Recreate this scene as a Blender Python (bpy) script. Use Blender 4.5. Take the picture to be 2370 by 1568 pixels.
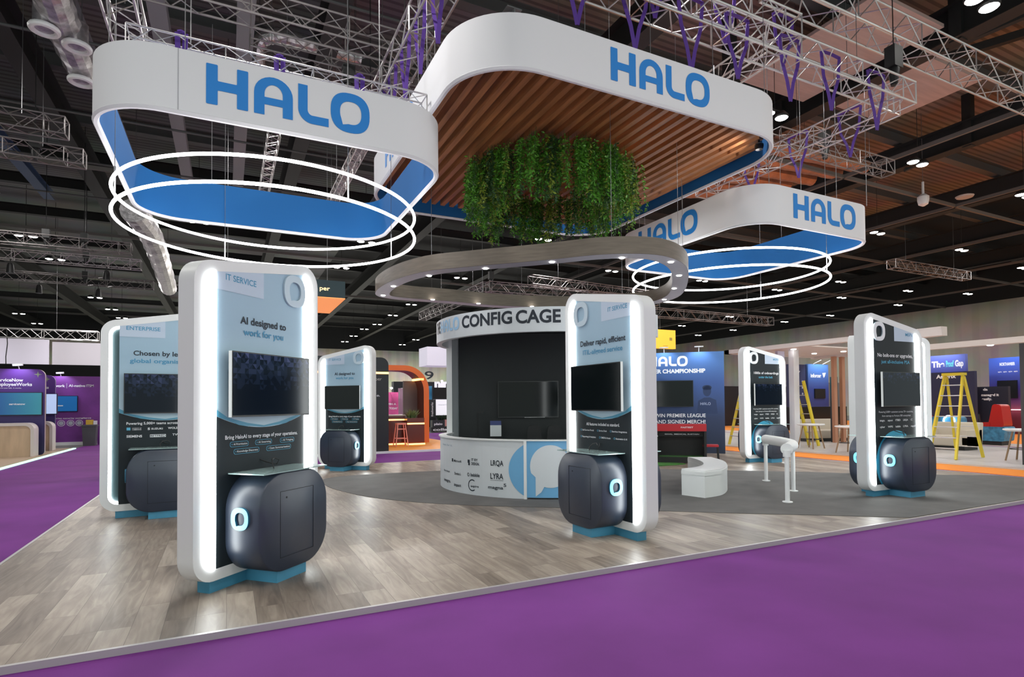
import bpy, math, random
from mathutils import Vector, Matrix
random.seed(7)
PI=math.pi
for o in list(bpy.data.objects): bpy.data.objects.remove(o)
SC=bpy.context.scene; COL=SC.collection
H=1.55
# ---------------- camera ----------------
F,CY=1332.53,904.476
cd=bpy.data.cameras.new('camera'); cam=bpy.data.objects.new('camera',cd); COL.objects.link(cam)
cd.sensor_fit='HORIZONTAL'; cd.sensor_width=36; cd.lens=36*F/2370
cd.shift_y=(CY-784)/2370; cd.clip_end=400; cd.clip_start=.05
cam.matrix_world=Matrix.Translation((0,0,H))@Matrix.Rotation(math.radians(-26.321),4,'Z')@Matrix.Rotation(math.radians(91.3373),4,'X')@Matrix.Rotation(math.radians(-.4677),4,'Z')
SC.camera=cam
# ---------------- light ----------------
SC.view_settings.view_transform='Standard'; SC.view_settings.look='None'; SC.view_settings.gamma=1
SC.view_settings.exposure=0.22; SC.view_settings.use_curve_mapping=False
w=bpy.data.worlds.new('hall_ambient'); SC.world=w; w.use_nodes=True
w.node_tree.nodes['Background'].inputs[0].default_value=(.90,1,.94,1); w.node_tree.nodes['Background'].inputs[1].default_value=.85
LAMP_W=200; LAMPS=[]
def area(name,loc,size,power,color=(1,1,1),rot=(0,0,0),sy=None,spread=PI):
    l=bpy.data.lights.new(name,'AREA'); l.shape='RECTANGLE' if sy else 'DISK'; l.size=size
    if sy: l.size_y=sy
    l.energy=power; l.color=color; l.spread=spread
    o=bpy.data.objects.new(name,l); o.location=loc; o.rotation_euler=rot; COL.objects.link(o); return o
def spot(name,loc,tgt,power,ang=1.2,color=(1,1,1),r=.05,blend=.6):
    l=bpy.data.lights.new(name,'SPOT'); l.energy=power; l.spot_size=ang; l.spot_blend=blend; l.color=color; l.shadow_soft_size=r
    o=bpy.data.objects.new(name,l); o.location=loc
    o.rotation_euler=(Vector(tgt)-Vector(loc)).to_track_quat('-Z','Y').to_euler(); COL.objects.link(o); return o
# ---------------- materials ----------------
MATS={}
def mat(name,col,rough=.6,metal=0,emit=None,es=1,noise=None,spec=.5,bump=None,coat=0):
    if name in MATS: return MATS[name]
    m=bpy.data.materials.new(name); m.use_nodes=True; nt=m.node_tree; b=nt.nodes['Principled BSDF']
    b.inputs['Base Color'].default_value=(*col,1); b.inputs['Roughness'].default_value=rough; b.inputs['Metallic'].default_value=metal
    b.inputs['Specular IOR Level'].default_value=spec; b.inputs['Coat Weight'].default_value=coat
    if emit: b.inputs['Emission Color'].default_value=(*emit,1); b.inputs['Emission Strength'].default_value=es
    if noise:
        sc,amt=noise[:2]; st=noise[2] if len(noise)>2 else (1,1,1)
        tc=nt.nodes.new('ShaderNodeTexCoord'); mp=nt.nodes.new('ShaderNodeMapping'); mp.inputs['Scale'].default_value=st
        n=nt.nodes.new('ShaderNodeTexNoise'); n.inputs['Scale'].default_value=sc; n.inputs['Detail'].default_value=5
        r=nt.nodes.new('ShaderNodeValToRGB'); r.color_ramp.elements[0].position=.3; r.color_ramp.elements[1].position=.7
        r.color_ramp.elements[0].color=(*[c*(1-amt) for c in col],1); r.color_ramp.elements[1].color=(*[min(1,c*(1+amt)) for c in col],1)
        nt.links.new(tc.outputs['Object'],mp.inputs[0]); nt.links.new(mp.outputs[0],n.inputs['Vector']); nt.links.new(n.outputs['Fac'],r.inputs[0]); nt.links.new(r.outputs[0],b.inputs['Base Color'])
        if bump:
            bp=nt.nodes.new('ShaderNodeBump'); bp.inputs['Strength'].default_value=bump; bp.inputs['Distance'].default_value=.01
            nt.links.new(n.outputs['Fac'],bp.inputs['Height']); nt.links.new(bp.outputs[0],b.inputs['Normal'])
    MATS[name]=m; return m
def ramp_mat(name,axis,p0,p1,stops,rough=.5,coord='Object'):
    """printed colour gradient along an object axis"""
    m=mat(name,(1,1,1),rough); nt=m.node_tree; b=nt.nodes['Principled BSDF']
    tc=nt.nodes.new('ShaderNodeTexCoord'); sp=nt.nodes.new('ShaderNodeSeparateXYZ'); mr=nt.nodes.new('ShaderNodeMapRange')
    mr.inputs['From Min'].default_value=p0; mr.inputs['From Max'].default_value=p1; r=nt.nodes.new('ShaderNodeValToRGB')
    cr=r.color_ramp
    while len(cr.elements)<len(stops): cr.elements.new(.5)
    for e,(p,c) in zip(cr.elements,stops): e.position=p; e.color=(*c,1)
    nt.links.new(tc.outputs[coord],sp.inputs[0]); nt.links.new(sp.outputs[axis],mr.inputs['Value']); nt.links.new(mr.outputs[0],r.inputs[0]); nt.links.new(r.outputs[0],b.inputs['Base Color'])
    return m
WHITE=mat('white_lacquer',(.82,.83,.84),.42)
FABRIC=mat('white_fabric',(.83,.83,.86),.9)
BLUEF=mat('blue_fabric',(.008,.135,.40),.8)
HALOB=mat('logo_blue',(.010,.235,.70),.6)
LEDW=mat('white_led',(1,1,1),.5,emit=(.95,1,.99),es=13)
LEDRING=mat('ring_led',(1,1,1),.5,emit=(1,1,1),es=9)
NAVY=mat('navy_satin',(.020,.032,.060),.40,spec=.85)
NAVYSEAM=mat('seam_dark',(.004,.005,.01),.6)
CHAR=mat('charcoal_print',(.013,.020,.025),.55,spec=.3)
PALE=ramp_mat('pale_blue_print',2,1.3,2.9,[(0,(.52,.70,.80)),(.6,(.34,.50,.63)),(1,(.38,.54,.68))],.45)
TAB=mat('tab_print',(.52,.62,.76),.45)
TEXTD=mat('lettering_dark',(.015,.022,.035),.6)
TEXTB=mat('lettering_blue',(.07,.30,.50),.6)
TEXTW=mat('lettering_white',(.85,.87,.9),.6)
CYAN=mat('lettering_cyan',(.10,.42,.62),.6)
PLINTH=mat('plinth_blue',(.06,.27,.43),.5,noise=(3,.08))
ARCB=mat('arc_blue',(.10,.36,.52),.5)
CIRC=mat('circle_blue',(.035,.33,.52),.5)
BADGE=mat('badge_blue',(.16,.62,.86),.4,emit=(.12,.55,.85),es=.35)
BADGEP=mat('badge_pale',(.56,.68,.78),.4)
TVB=mat('television_bezel',(.012,.013,.014),.3)
SCR=mat('screen_black',(.005,.008,.009),.10,spec=.2)
GLASS=mat('glass_edge',(.35,.48,.47),.08,spec=.8)
BLACK=mat('black_plastic',(.01,.01,.011),.5)
STEELW=mat('wire_steel',(.25,.25,.26),.4,.8)
ALU=mat('truss_aluminium',(.62,.60,.60),.38,.75)
ALUD=mat('truss_dull',(.26,.24,.24),.45,.6)
PURPLE=mat('purple_webbing',(.10,.035,.30),.7)
DKSTEEL=mat('dark_steel',(.020,.021,.021),.6)
GREYSTEEL=mat('grey_steel',(.095,.098,.10),.6)
ORANGE=mat('orange_paint',(.80,.17,.03),.45)
LEDO=mat('orange_led',(1,.5,.2),.5,emit=(1,.42,.10),es=5)
WOODP=mat('pale_wood',(.55,.40,.27),.5,noise=(6,.12,(1,1,.2)))
TRI=[mat('screen_tone_%d'%k,(.004,.006,.008),.10,spec=.15,emit=(.10+.02*k,.22,.50),es=e) for k,e in enumerate((.015,.04,.08,.14,.24))]
# ---------------- mesh builder ----------------
def unit(v): 
    v=Vector(v); return v.normalized()
class MB:
    def __init__(s): s.v=[];s.f=[];s.m=[];s.mats=[]
    def mi(s,m):
        if m not in s.mats: s.mats.append(m)
        return s.mats.index(m)
    def add(s,vs,fs,m):
        o=len(s.v); s.v+=[tuple(v) for v in vs]; i=s.mi(m)
        for f in fs: s.f.append([o+k for k in f]); s.m.append(i)
        return s
    def box(s,x0,x1,y0,y1,z0,z1,m):
        vs=[(x,y,z) for z in (z0,z1) for y in (y0,y1) for x in (x0,x1)]
        return s.add(vs,[(0,2,3,1),(4,5,7,6),(0,1,5,4),(2,6,7,3),(0,4,6,2),(1,3,7,5)],m)
    def obox(s,p,q,wd,ht,m,up=(0,0,1)):
        p=Vector(p);q=Vector(q);d=(q-p).normalized(); u=Vector(up)
        if abs(d.dot(u))>.98: u=Vector((0,1,0))
        sx=d.cross(u).normalized()*wd/2; sz=sx.cross(d).normalized()*ht/2
        vs=[e+a*sx+b*sz for e in (p,q) for a,b in ((-1,-1),(1,-1),(1,1),(-1,1))]
        return s.add(vs,[(0,1,2,3),(7,6,5,4),(0,4,5,1),(1,5,6,2),(2,6,7,3),(3,7,4,0)],m)
    def tube(s,p,q,r,m,n=8,r2=None,cap=True):
        return s.path([p,q],r,m,n,cap=cap,radii=[r,r if r2 is None else r2])
    def path(s,pts,r,m,n=8,closed=False,cap=True,radii=None):
        pts=[Vector(p) for p in pts]; N=len(pts); rings=[]; prev=None
        for i,p in enumerate(pts):
            if closed: d=pts[(i+1)%N]-pts[i-1]
            else: d=pts[min(i+1,N-1)]-pts[max(i-1,0)]
            d.normalize()
            if prev is None:
                u=Vector((0,0,1)) if abs(d.z)<.95 else Vector((0,1,0)); prev=d.cross(u).normalized()
            else: prev=(prev-d*prev.dot(d)).normalized()
            b=d.cross(prev); rr=radii[i] if radii else r
            rings.append([p+rr*(math.cos(2*PI*k/n)*prev+math.sin(2*PI*k/n)*b) for k in range(n)])
        vs=[v for R in rings for v in R]; fs=[]
        for i in range(N if closed else N-1):
            a=i*n;b=((i+1)%N)*n
            for k in range(n): fs.append((a+k,a+(k+1)%n,b+(k+1)%n,b+k))
        if cap and not closed: fs+= [tuple(reversed(range(n))),tuple(range((N-1)*n,N*n))]
        return s.add(vs,fs,m)
    def poly(s,pts,m): return s.add(pts,[tuple(range(len(pts)))],m)
    def prism(s,out,a0,a1,m,ax='y',side=None,cap0=True):
        """outline 2D extruded along ax: 'y' -> (x,z) outline; 'z' -> (x,y)"""
        P=(lambda p,a:(p[0],a,p[1])) if ax=='y' else ((lambda p,a:(p[0],p[1],a)) if ax=='z' else (lambda p,a:(a,p[0],p[1])))
        n=len(out); vs=[P(p,a0) for p in out]+[P(p,a1) for p in out]
        fs=[tuple(range(n,2*n))]+([tuple(reversed(range(n)))] if cap0 else [])
        s.add(vs,fs,m); o=len(s.v)-2*n; i=s.mi(side or m)
        for k in range(n): s.f.append([o+k,o+(k+1)%n,o+n+(k+1)%n,o+n+k]); s.m.append(i)
        return s
    def band(s,outer,inner,a0,a1,m,ax='y',mi=None):
        """ring between two outlines with equal point count"""
        P=(lambda p,a:(p[0],a,p[1])) if ax=='y' else (lambda p,a:(p[0],p[1],a))
        n=len(outer); vs=[P(p,a) for a in (a0,a1) for L in (outer,inner) for p in L]
        fs=[];fi=[]
        for k in range(n):
            j=(k+1)%n
            fs+=[(k,j,n+j,n+k),(2*n+k,3*n+k,3*n+j,2*n+j),(k,2*n+k,2*n+j,j)]; fi.append((n+k,n+j,3*n+j,3*n+k))
        s.add(vs,fs,m); o=len(s.v)-4*n; i=s.mi(mi or m)
        for f in fi: s.f.append([o+k for k in f]); s.m.append(i)
        return s
    def lathe(s,c,prof,m,n=20):
        vs=[];fs=[]
        for r,z in prof:
            for k in range(n): t=2*PI*k/n; vs.append((c[0]+r*math.cos(t),c[1]+r*math.sin(t),c[2]+z))
        for i in range(len(prof)-1):
            for k in range(n): j=(k+1)%n; fs.append((i*n+k,i*n+j,(i+1)*n+j,(i+1)*n+k))
        fs+=[tuple(reversed(range(n))),tuple(range((len(prof)-1)*n,len(prof)*n))]
        return s.add(vs,fs,m)
    def mesh(s,me):
        """absorb an existing mesh (list of (verts,faces,mat))"""
        return s.add(*me)
    def build(s,name,parent=None,smooth=True,angle=35,loc=None,rz=None):
        me=bpy.data.meshes.new(name); me.from_pydata(s.v,[],s.f); me.update()
        for m in s.mats: me.materials.append(m)
        me.polygons.foreach_set('material_index',s.m)
        import bmesh
        bm=bmesh.new(); bm.from_mesh(me); bmesh.ops.recalc_face_normals(bm,faces=bm.faces); bm.to_mesh(me); bm.free()
        if smooth: me.shade_smooth(); me.set_sharp_from_angle(angle=math.radians(angle))
        o=bpy.data.objects.new(name,me); COL.objects.link(o)
        if parent: o.parent=parent
        if loc: o.location=loc
        if rz is not None: o.rotation_euler[2]=rz
        return o
def tag(o,label,cat=None,group=None,kind=None):
    if label: o['label']=label
    if cat: o['category']=cat
    if group: o['group']=group
    if kind: o['kind']=kind
    return o
def thing(name,label,cat,loc=(0,0,0),rz=0,group=None):
    o=bpy.data.objects.new(name,None); o.location=loc; o.rotation_euler[2]=rz; o.empty_display_size=.2; COL.objects.link(o)
    return tag(o,label,cat,group)
def copy_tree(o,parent=None):
    c=o.copy(); COL.objects.link(c); c.parent=parent
    for ch in list(o.children): copy_tree(ch,c)
    return c
def struct(o,label=None): o['kind']='structure'; 
def rquad(pts,r,n=8):
    """rounded polygon; r scalar or list; returns points"""
    out=[];N=len(pts)
    for i,p in enumerate(pts):
        rr=r[i] if isinstance(r,(list,tuple)) else r
        p=Vector(p).to_2d() if len(p)>2 else Vector(p); a=(Vector(pts[i-1])-p).normalized(); b=(Vector(pts[(i+1)%N])-p).normalized()
        ang=math.acos(max(-1,min(1,a.dot(b)))); t=rr/math.tan(ang/2); c=p+(a+b).normalized()*(rr/math.sin(ang/2))
        s=p+a*t-c; e=p+b*t-c; a0=math.atan2(s.y,s.x); a1=math.atan2(e.y,e.x); d=(a1-a0+PI)%(2*PI)-PI
        for k in range(n+1): th=a0+d*k/n; out.append((c.x+rr*math.cos(th),c.y+rr*math.sin(th)))
    return out
def clip(poly,c,sgn,axis=0):
    """keep sgn*(x-c)>=0"""
    out=[];N=len(poly)
    for i in range(N):
        p,q=poly[i],poly[(i+1)%N]; dp,dq=sgn*(p[axis]-c),sgn*(q[axis]-c)
        if dp>=0: out.append(p)
        if (dp>0 and dq<0) or (dp<0 and dq>0):
            t=dp/(dp-dq); out.append((p[0]+t*(q[0]-p[0]),p[1]+t*(q[1]-p[1])))
    return out
def spline(pts,n=6,closed=True):
    out=[];N=len(pts)
    for i in range(N if closed else N-1):
        g=lambda k: Vector(pts[k%N]) if closed else Vector(pts[max(0,min(N-1,k))])
        p0,p1,p2,p3=g(i-1),g(i),g(i+1),g(i+2)
        for k in range(n):
            t=k/n; out.append(tuple(.5*((2*p1)+(p2-p0)*t+(2*p0-5*p1+4*p2-p3)*t*t+(3*p1-p0-3*p2+p3)*t**3)))
    if not closed: out.append(tuple(pts[-1]))
    return out
# ---------------- text ----------------
_dep=None
def curve_mesh(cu):
    o=bpy.data.objects.new('tmp',cu); COL.objects.link(o); bpy.context.view_layer.update()
    me=bpy.data.meshes.new_from_object(o); vs=[tuple(v.co) for v in me.vertices]; fs=[tuple(p.vertices) for p in me.polygons]
    bpy.data.objects.remove(o); bpy.data.meshes.remove(me); bpy.data.curves.remove(cu); return vs,fs
TC={}
def glyphs(body,bold=0,res=3):
    k=(body,bold,res)
    if k not in TC:
        cu=bpy.data.curves.new('t','FONT'); cu.body=body; cu.size=1; cu.offset=bold; cu.resolution_u=res
        TC[k]=curve_mesh(cu)
    return TC[k]
CAP=None
def flush(mb):
    a=getattr(mb,'auto',None)
    if a and mb.v:
        if a[2]: a[2](mb)
        mb.build(a[1],a[0],smooth=False); mb.v=[];mb.f=[];mb.m=[];mb.mats=[]
def LM(parent,name='lettering',post=None): m=MB(); m.auto=(parent,name,post); return m
def text(mb,body,x0,x1,zb,cap,m,y=0,bold=.012,align='fit',slope=0):
    """lettering in local XZ facing -Y. width x0..x1, baseline zb, capital height cap"""
    global CAP
    if CAP is None: vv,_=glyphs('H',0); CAP=max(v[1] for v in vv)
    vs,fs=glyphs(body,bold,2 if cap<.05 else 4)
    a=min(v[0] for v in vs);b=max(v[0] for v in vs); sx=(x1-x0)/(b-a); sz=cap/CAP
    mb.add([(x0+(v[0]-a)*sx,y,zb+v[1]*sz) for v in vs],fs,m)
    flush(mb)
def HALO_shapes():
    if 'H' in TC: return TC['H']
    def sp(c,ls):
        for pts in ls:
            s=c.splines.new('POLY'); s.points.add(len(pts)-1); s.use_cyclic_u=True
            for q,p in zip(s.points,pts): q.co=(p[0],p[1],0,1)
    def arc(cx,cy,rx,ry,a0,a1,n=14): return [(cx+rx*math.cos(math.radians(a0+(a1-a0)*k/n)),cy+ry*math.sin(math.radians(a0+(a1-a0)*k/n))) for k in range(n+1)]
    def sq(cx,cy,rx,ry,e=2.6,n=40):
        o=[]
        for k in range(n):
            t=2*PI*k/n;c,s_=math.cos(t),math.sin(t); o.append((cx+rx*math.copysign(abs(c)**(2/e),c),cy+ry*math.copysign(abs(s_)**(2/e),s_)))
        return o
    c=bpy.data.curves.new('h','CURVE'); c.dimensions='2D'; c.fill_mode='BOTH'
    W=.94;t=.255
    H_=rquad([(0,0),(t,0),(t,.37),(W-t,.37),(W-t,0),(W,0),(W,1),(W-t,1),(W-t,.60),(t,.60),(t,1),(0,1)],.02,2)
    ax=1.075;AW=.925;t=.245
    A=[(ax,0),(ax+t,0),(ax+t,.27),(ax+AW-t,.27),(ax+AW-t,0),(ax+AW,0),(ax+AW,.55)]+arc(ax+AW/2,.55,AW/2,.45,0,180)+[(ax,.55)]
    Ai=[(ax+t,.46),(ax+AW-t,.46),(ax+AW-t,.55)]+arc(ax+AW/2,.55,AW/2-t,.25,0,180)[1:-1]+[(ax+t,.55)]
    lx=2.13
    Ls=[(lx,1),(lx,.36)]+arc(lx+.36,.36,.36,.36,180,270)+[(lx+.77,0),(lx+.77,.22)]+[(lx+.36,.22)]+arc(lx+.36,.36,.125,.14,270,180)+[(lx+.235,1)]
    ox=3.47
    O=sq(ox,.5,.52,.54,2.5); sqi=sq(ox+.01,.5,.285,.31,2.4)
    Oi=[p for p in sqi if not (p[0]<ox-.06 and p[1]<.31)]
    k=max(range(len(Oi)),key=lambda i: math.hypot(Oi[i][0]-Oi[i-1][0],Oi[i][1]-Oi[i-1][1])); Oi.insert(k,(ox-.2,.155))
    sp(c,[H_,A,Ai,Ls,O,Oi]); full=curve_mesh(c)
    c=bpy.data.curves.new('o','CURVE'); c.dimensions='2D'; c.fill_mode='BOTH'
    off=lambda L:[(p[0]-ox,p[1]-.5) for p in L]
    sp(c,[off(O),off(Oi)]); of=curve_mesh(c)
    TC['H']=(full,of,off(O),off(Oi)); return TC['H']
def halo(mb,x0,z0,h,m,y=0,wd=None):
    (vs,fs),_,_,_=HALO_shapes(); s=h; sx=(wd/3.99) if wd else h
    mb.add([(x0+v[0]*sx,y,z0+v[1]*s) for v in vs],fs,m)
    flush(mb)
def badge(mb,cx,cz,h,m,y0,y1,side=None):
    _,(vs,fs),O,Oi=HALO_shapes(); s=h/1.08
    P=lambda p,y:(cx+p[0]*s,y,cz+p[1]*s)
    mb.add([P(v,y1) for v in vs],fs,m)
    for L in (O,Oi):
        n=len(L); mb.add([P(p,y0) for p in L]+[P(p,y1) for p in L],[(k,(k+1)%n,n+(k+1)%n,n+k) for k in range(n)],side or m)
# ---------------- floors ----------------
def wood_mat():
    m=bpy.data.materials.new('vinyl_plank'); m.use_nodes=True; nt=m.node_tree; b=nt.nodes['Principled BSDF']; N=nt.nodes.new; L=nt.links.new
    tc=N('ShaderNodeTexCoord'); mp=N('ShaderNodeMapping'); mp.inputs['Rotation'].default_value=(0,0,PI/2)
    br=N('ShaderNodeTexBrick'); br.inputs['Scale'].default_value=1; br.inputs['Brick Width'].default_value=1.22; br.inputs['Row Height'].default_value=.2
    br.inputs['Mortar Size'].default_value=.0016; br.inputs['Mortar Smooth'].default_value=.2; br.offset=.37; br.offset_frequency=3
    br.inputs['Color1'].default_value=(0,0,0,1); br.inputs['Color2'].default_value=(1,1,1,1); br.inputs['Mortar'].default_value=(.5,.5,.5,1)
    L(tc.outputs['Object'],mp.inputs[0]); L(mp.outputs[0],br.inputs['Vector'])
    # grain: noise stretched along plank, shifted per plank
    ad=N('ShaderNodeVectorMath'); ad.operation='MULTIPLY_ADD'; L(br.outputs['Color'],ad.inputs[0]); ad.inputs[1].default_value=(7,5,3); L(tc.outputs['Object'],ad.inputs[2])
    mp2=N('ShaderNodeMapping'); mp2.inputs['Scale'].default_value=(13,1.5,1); L(ad.outputs[0],mp2.inputs[0])
    n=N('ShaderNodeTexNoise'); n.inputs['Scale'].default_value=1; n.inputs['Detail'].default_value=8; n.inputs['Distortion'].default_value=1.6; L(mp2.outputs[0],n.inputs['Vector'])
    mp3=N('ShaderNodeMapping'); mp3.inputs['Scale'].default_value=(3,.9,1); L(ad.outputs[0],mp3.inputs[0])
    n2=N('ShaderNodeTexNoise'); n2.inputs['Scale'].default_value=1.3; n2.inputs['Detail'].default_value=3; L(mp3.outputs[0],n2.inputs['Vector'])
    a1=N('ShaderNodeMath'); a1.operation='MULTIPLY'; a1.inputs[1].default_value=.34; L(br.outputs['Color'],a1.inputs[0])
    a2=N('ShaderNodeMath'); a2.operation='MULTIPLY_ADD'; a2.inputs[1].default_value=.62; L(n.outputs['Fac'],a2.inputs[0]); L(a1.outputs[0],a2.inputs[2])
    a3=N('ShaderNodeMath'); a3.operation='MULTIPLY_ADD'; a3.inputs[1].default_value=.45; L(n2.outputs['Fac'],a3.inputs[0]); L(a2.outputs[0],a3.inputs[2])
    r=N('ShaderNodeValToRGB'); cr=r.color_ramp; cr.elements[0].position=.38; cr.elements[0].color=(.105,.078,.062,1); cr.elements[1].position=1.0; cr.elements[1].color=(.42,.355,.29,1)
    e=cr.elements.new(.68); e.color=(.235,.185,.148,1)
    L(a3.outputs[0],r.inputs[0])
    mx=N('ShaderNodeMixRGB'); mx.inputs[2].default_value=(.10,.075,.06,1); L(br.outputs['Fac'],mx.inputs[0]); L(r.outputs[0],mx.inputs[1]); L(mx.outputs[0],b.inputs['Base Color'])
    b.inputs['Roughness'].default_value=.42; b.inputs['Specular IOR Level'].default_value=.45
    return m
purple=mat('purple_carpet',(.185,.037,.245),.85,noise=(1.2,.10),spec=.25)
grey=mat('grey_carpet',(.125,.122,.118),.8,noise=(2.5,.13),spec=.35)
o=MB().box(-70,110,-14,130,-.3,-.06,mat('hall_concrete',(.20,.20,.19),.7,noise=(.6,.1))).build('floor',smooth=False); o['kind']='structure'
o=MB().box(-5.3,30,-3.5,31,-.06,-.045,purple).build('floor',smooth=False); o['kind']='structure'
o=MB().box(-2,14.2,4.5,15.35,-.04,0,wood_mat()).build('floor',smooth=False); o['kind']='structure'
EDGE=mat('edging_metal',(.50,.48,.48),.4,.3)
for i,(a,b,c,d) in enumerate([(-2.03,14.23,4.47,4.5),(-2.03,-2,4.5,15.38),(-2,14.23,15.35,15.38),(14.2,14.23,4.5,15.35)]):
    o=MB().box(a,b,c,d,-.045,.004,EDGE).build('trim_%d'%(i+1),smooth=False); o['kind']='structure'
cp=[(1.72,12.3),(1.72,11.5),(1.82,10.85),(2.13,9.84),(2.66,8.95),(3.4,8.17),(4.42,7.39),(5.56,6.47),(6.6,5.66),(7.41,5.06),(8.1,4.53)]
cp=spline(cp,4,False)+[(14.19,4.52),(14.19,6.2)]+spline([(14.19,6.2),(12.6,7.3),(11.97,7.87),(11.5,8.4),(10.25,9.5),(9.05,10.52),(7.6,11.7),(6.1,12.45),(4.43,12.84),(2.91,12.97),(2.2,12.9),(1.85,12.65),(1.72,12.3)],4,False)[1:-1]
o=MB().prism(cp,.0005,.006,grey,'z').build('floor',smooth=False); o['kind']='structure'
OR_=mat('orange_carpet',(.88,.28,.03),.85)
o=MB().box(14.75,16.05,-6,32,-.045,-.035,OR_).build('floor',smooth=False); o['kind']='structure'
WF=mat('white_floor',(.55,.52,.50),.35,noise=(.8,.05))
o=MB().box(16.05,23,-6,24,-.045,.0,WF).build('floor',smooth=False); o['kind']='structure'
STR=mat('striped_floor_white',(.60,.50,.46),.5); o=MB().box(23.6,25.2,-6,24,-.045,-.02,STR).build('floor',smooth=False); o['kind']='structure'
o=MB().box(25.2,46,-6,30,-.045,-.03,OR_).build('floor',smooth=False); o['kind']='structure'
BL=mat('blue_carpet',(.03,.05,.28),.85); o=MB().box(23.0,23.6,-6,24,-.045,-.03,purple).build('floor',smooth=False); o['kind']='structure'
# ---------------- kiosks ----------------
HW,ZF=.772,.098
def outline(s,ins,r):
    hs,ht=2.745,3.02     # short and tall side heights at the outer edge
    zl,zr=(hs,ht) if s>0 else (ht,hs); sl=(zr-zl)/(2*HW)
    return rquad([(-HW+ins,ZF+ins),(HW-ins,ZF+ins),(HW-ins,zr-ins-sl*ins),(-HW+ins,zl-ins+sl*ins)],r,8)
def cabinet_parts(root,ucen,front,name='cabinet',door_s=1):
    """front=True -> towards -Y from y=0 ; else towards +Y from y=T"""
    T=.168; sg=-1 if front else 1; y0=0 if front else T; pd=.36
    def g(pts,ins): return pts
    prof=rquad([(ucen-.446,.10),(ucen+.446,.10),(ucen+.446,.965),(ucen-.446,.965)],.30,10)
    mb=MB(); sc=lambda k:[(ucen+(p[0]-ucen)*k,.53+(p[1]-.53)*k) for p in prof]
    loops=[(y0,1),(y0+sg*(pd-.012),1),(y0+sg*pd,.975)]
    n=len(prof); vs=[]
    for y,k in loops: vs+=[(p[0],y,p[1]) for p in sc(k)]
    fs=[(i*n+k,i*n+(k+1)%n,(i+1)*n+(k+1)%n,(i+1)*n+k) for i in range(2) for k in range(n)]+[tuple(range(2*n,3*n))]
    mb.add(vs,fs,NAVY); c=mb.build(name,root,angle=50)
    ys=y0+sg*(pd+.001); d=MB()
    if front: 
        x0,x1,z0,z1=ucen-.20,ucen+.24,.22,.80
        for a,b,c_,e in ((x0,x1,z0,z0+.004),(x0,x1,z1-.004,z1),(x0,x0+.004,z0,z1),(x1-.004,x1,z0,z1)): d.box(a,b,ys-.001,ys+.001,c_,e,NAVYSEAM)
        d.lathe((0,0,0),[(.001,0),(.001,.001)],NAVYSEAM,4)
        d.tube((x0+.08,ys,z1-.06),(x0+.08,ys-.002,z1-.06),.009,NAVYSEAM,10)
        d.build('cabinet_door',c,smooth=False)
    # badge on both rounded sides
    for sd in (-1,1):
        b=MB(); badge(b,0,0,.19,BADGE,0,-.022,mat('badge_side',(.03,.16,.27),.5)); 
        ob=b.build('logo_badge',c); ob.location=(ucen+sd*.446,y0+sg*.17,.60); ob.rotation_euler[2]=(PI/2 if sd>0 else -PI/2)
    gl=MB().prism(rquad([(ucen-.43,0),(ucen+.43,0),(ucen+.43,.36),(ucen-.43,.36)],.02,3) if 0 else [(ucen-.42,0),(ucen+.42,0),(ucen+.42,.38),(ucen-.42,.38)],.966,.976,GLASS,'z')
    go=gl.build('glass_shelf',root,smooth=False)
    if front: go.scale=(1,-1,1)
    else: go.location=(0,T,0)
    return c
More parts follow.
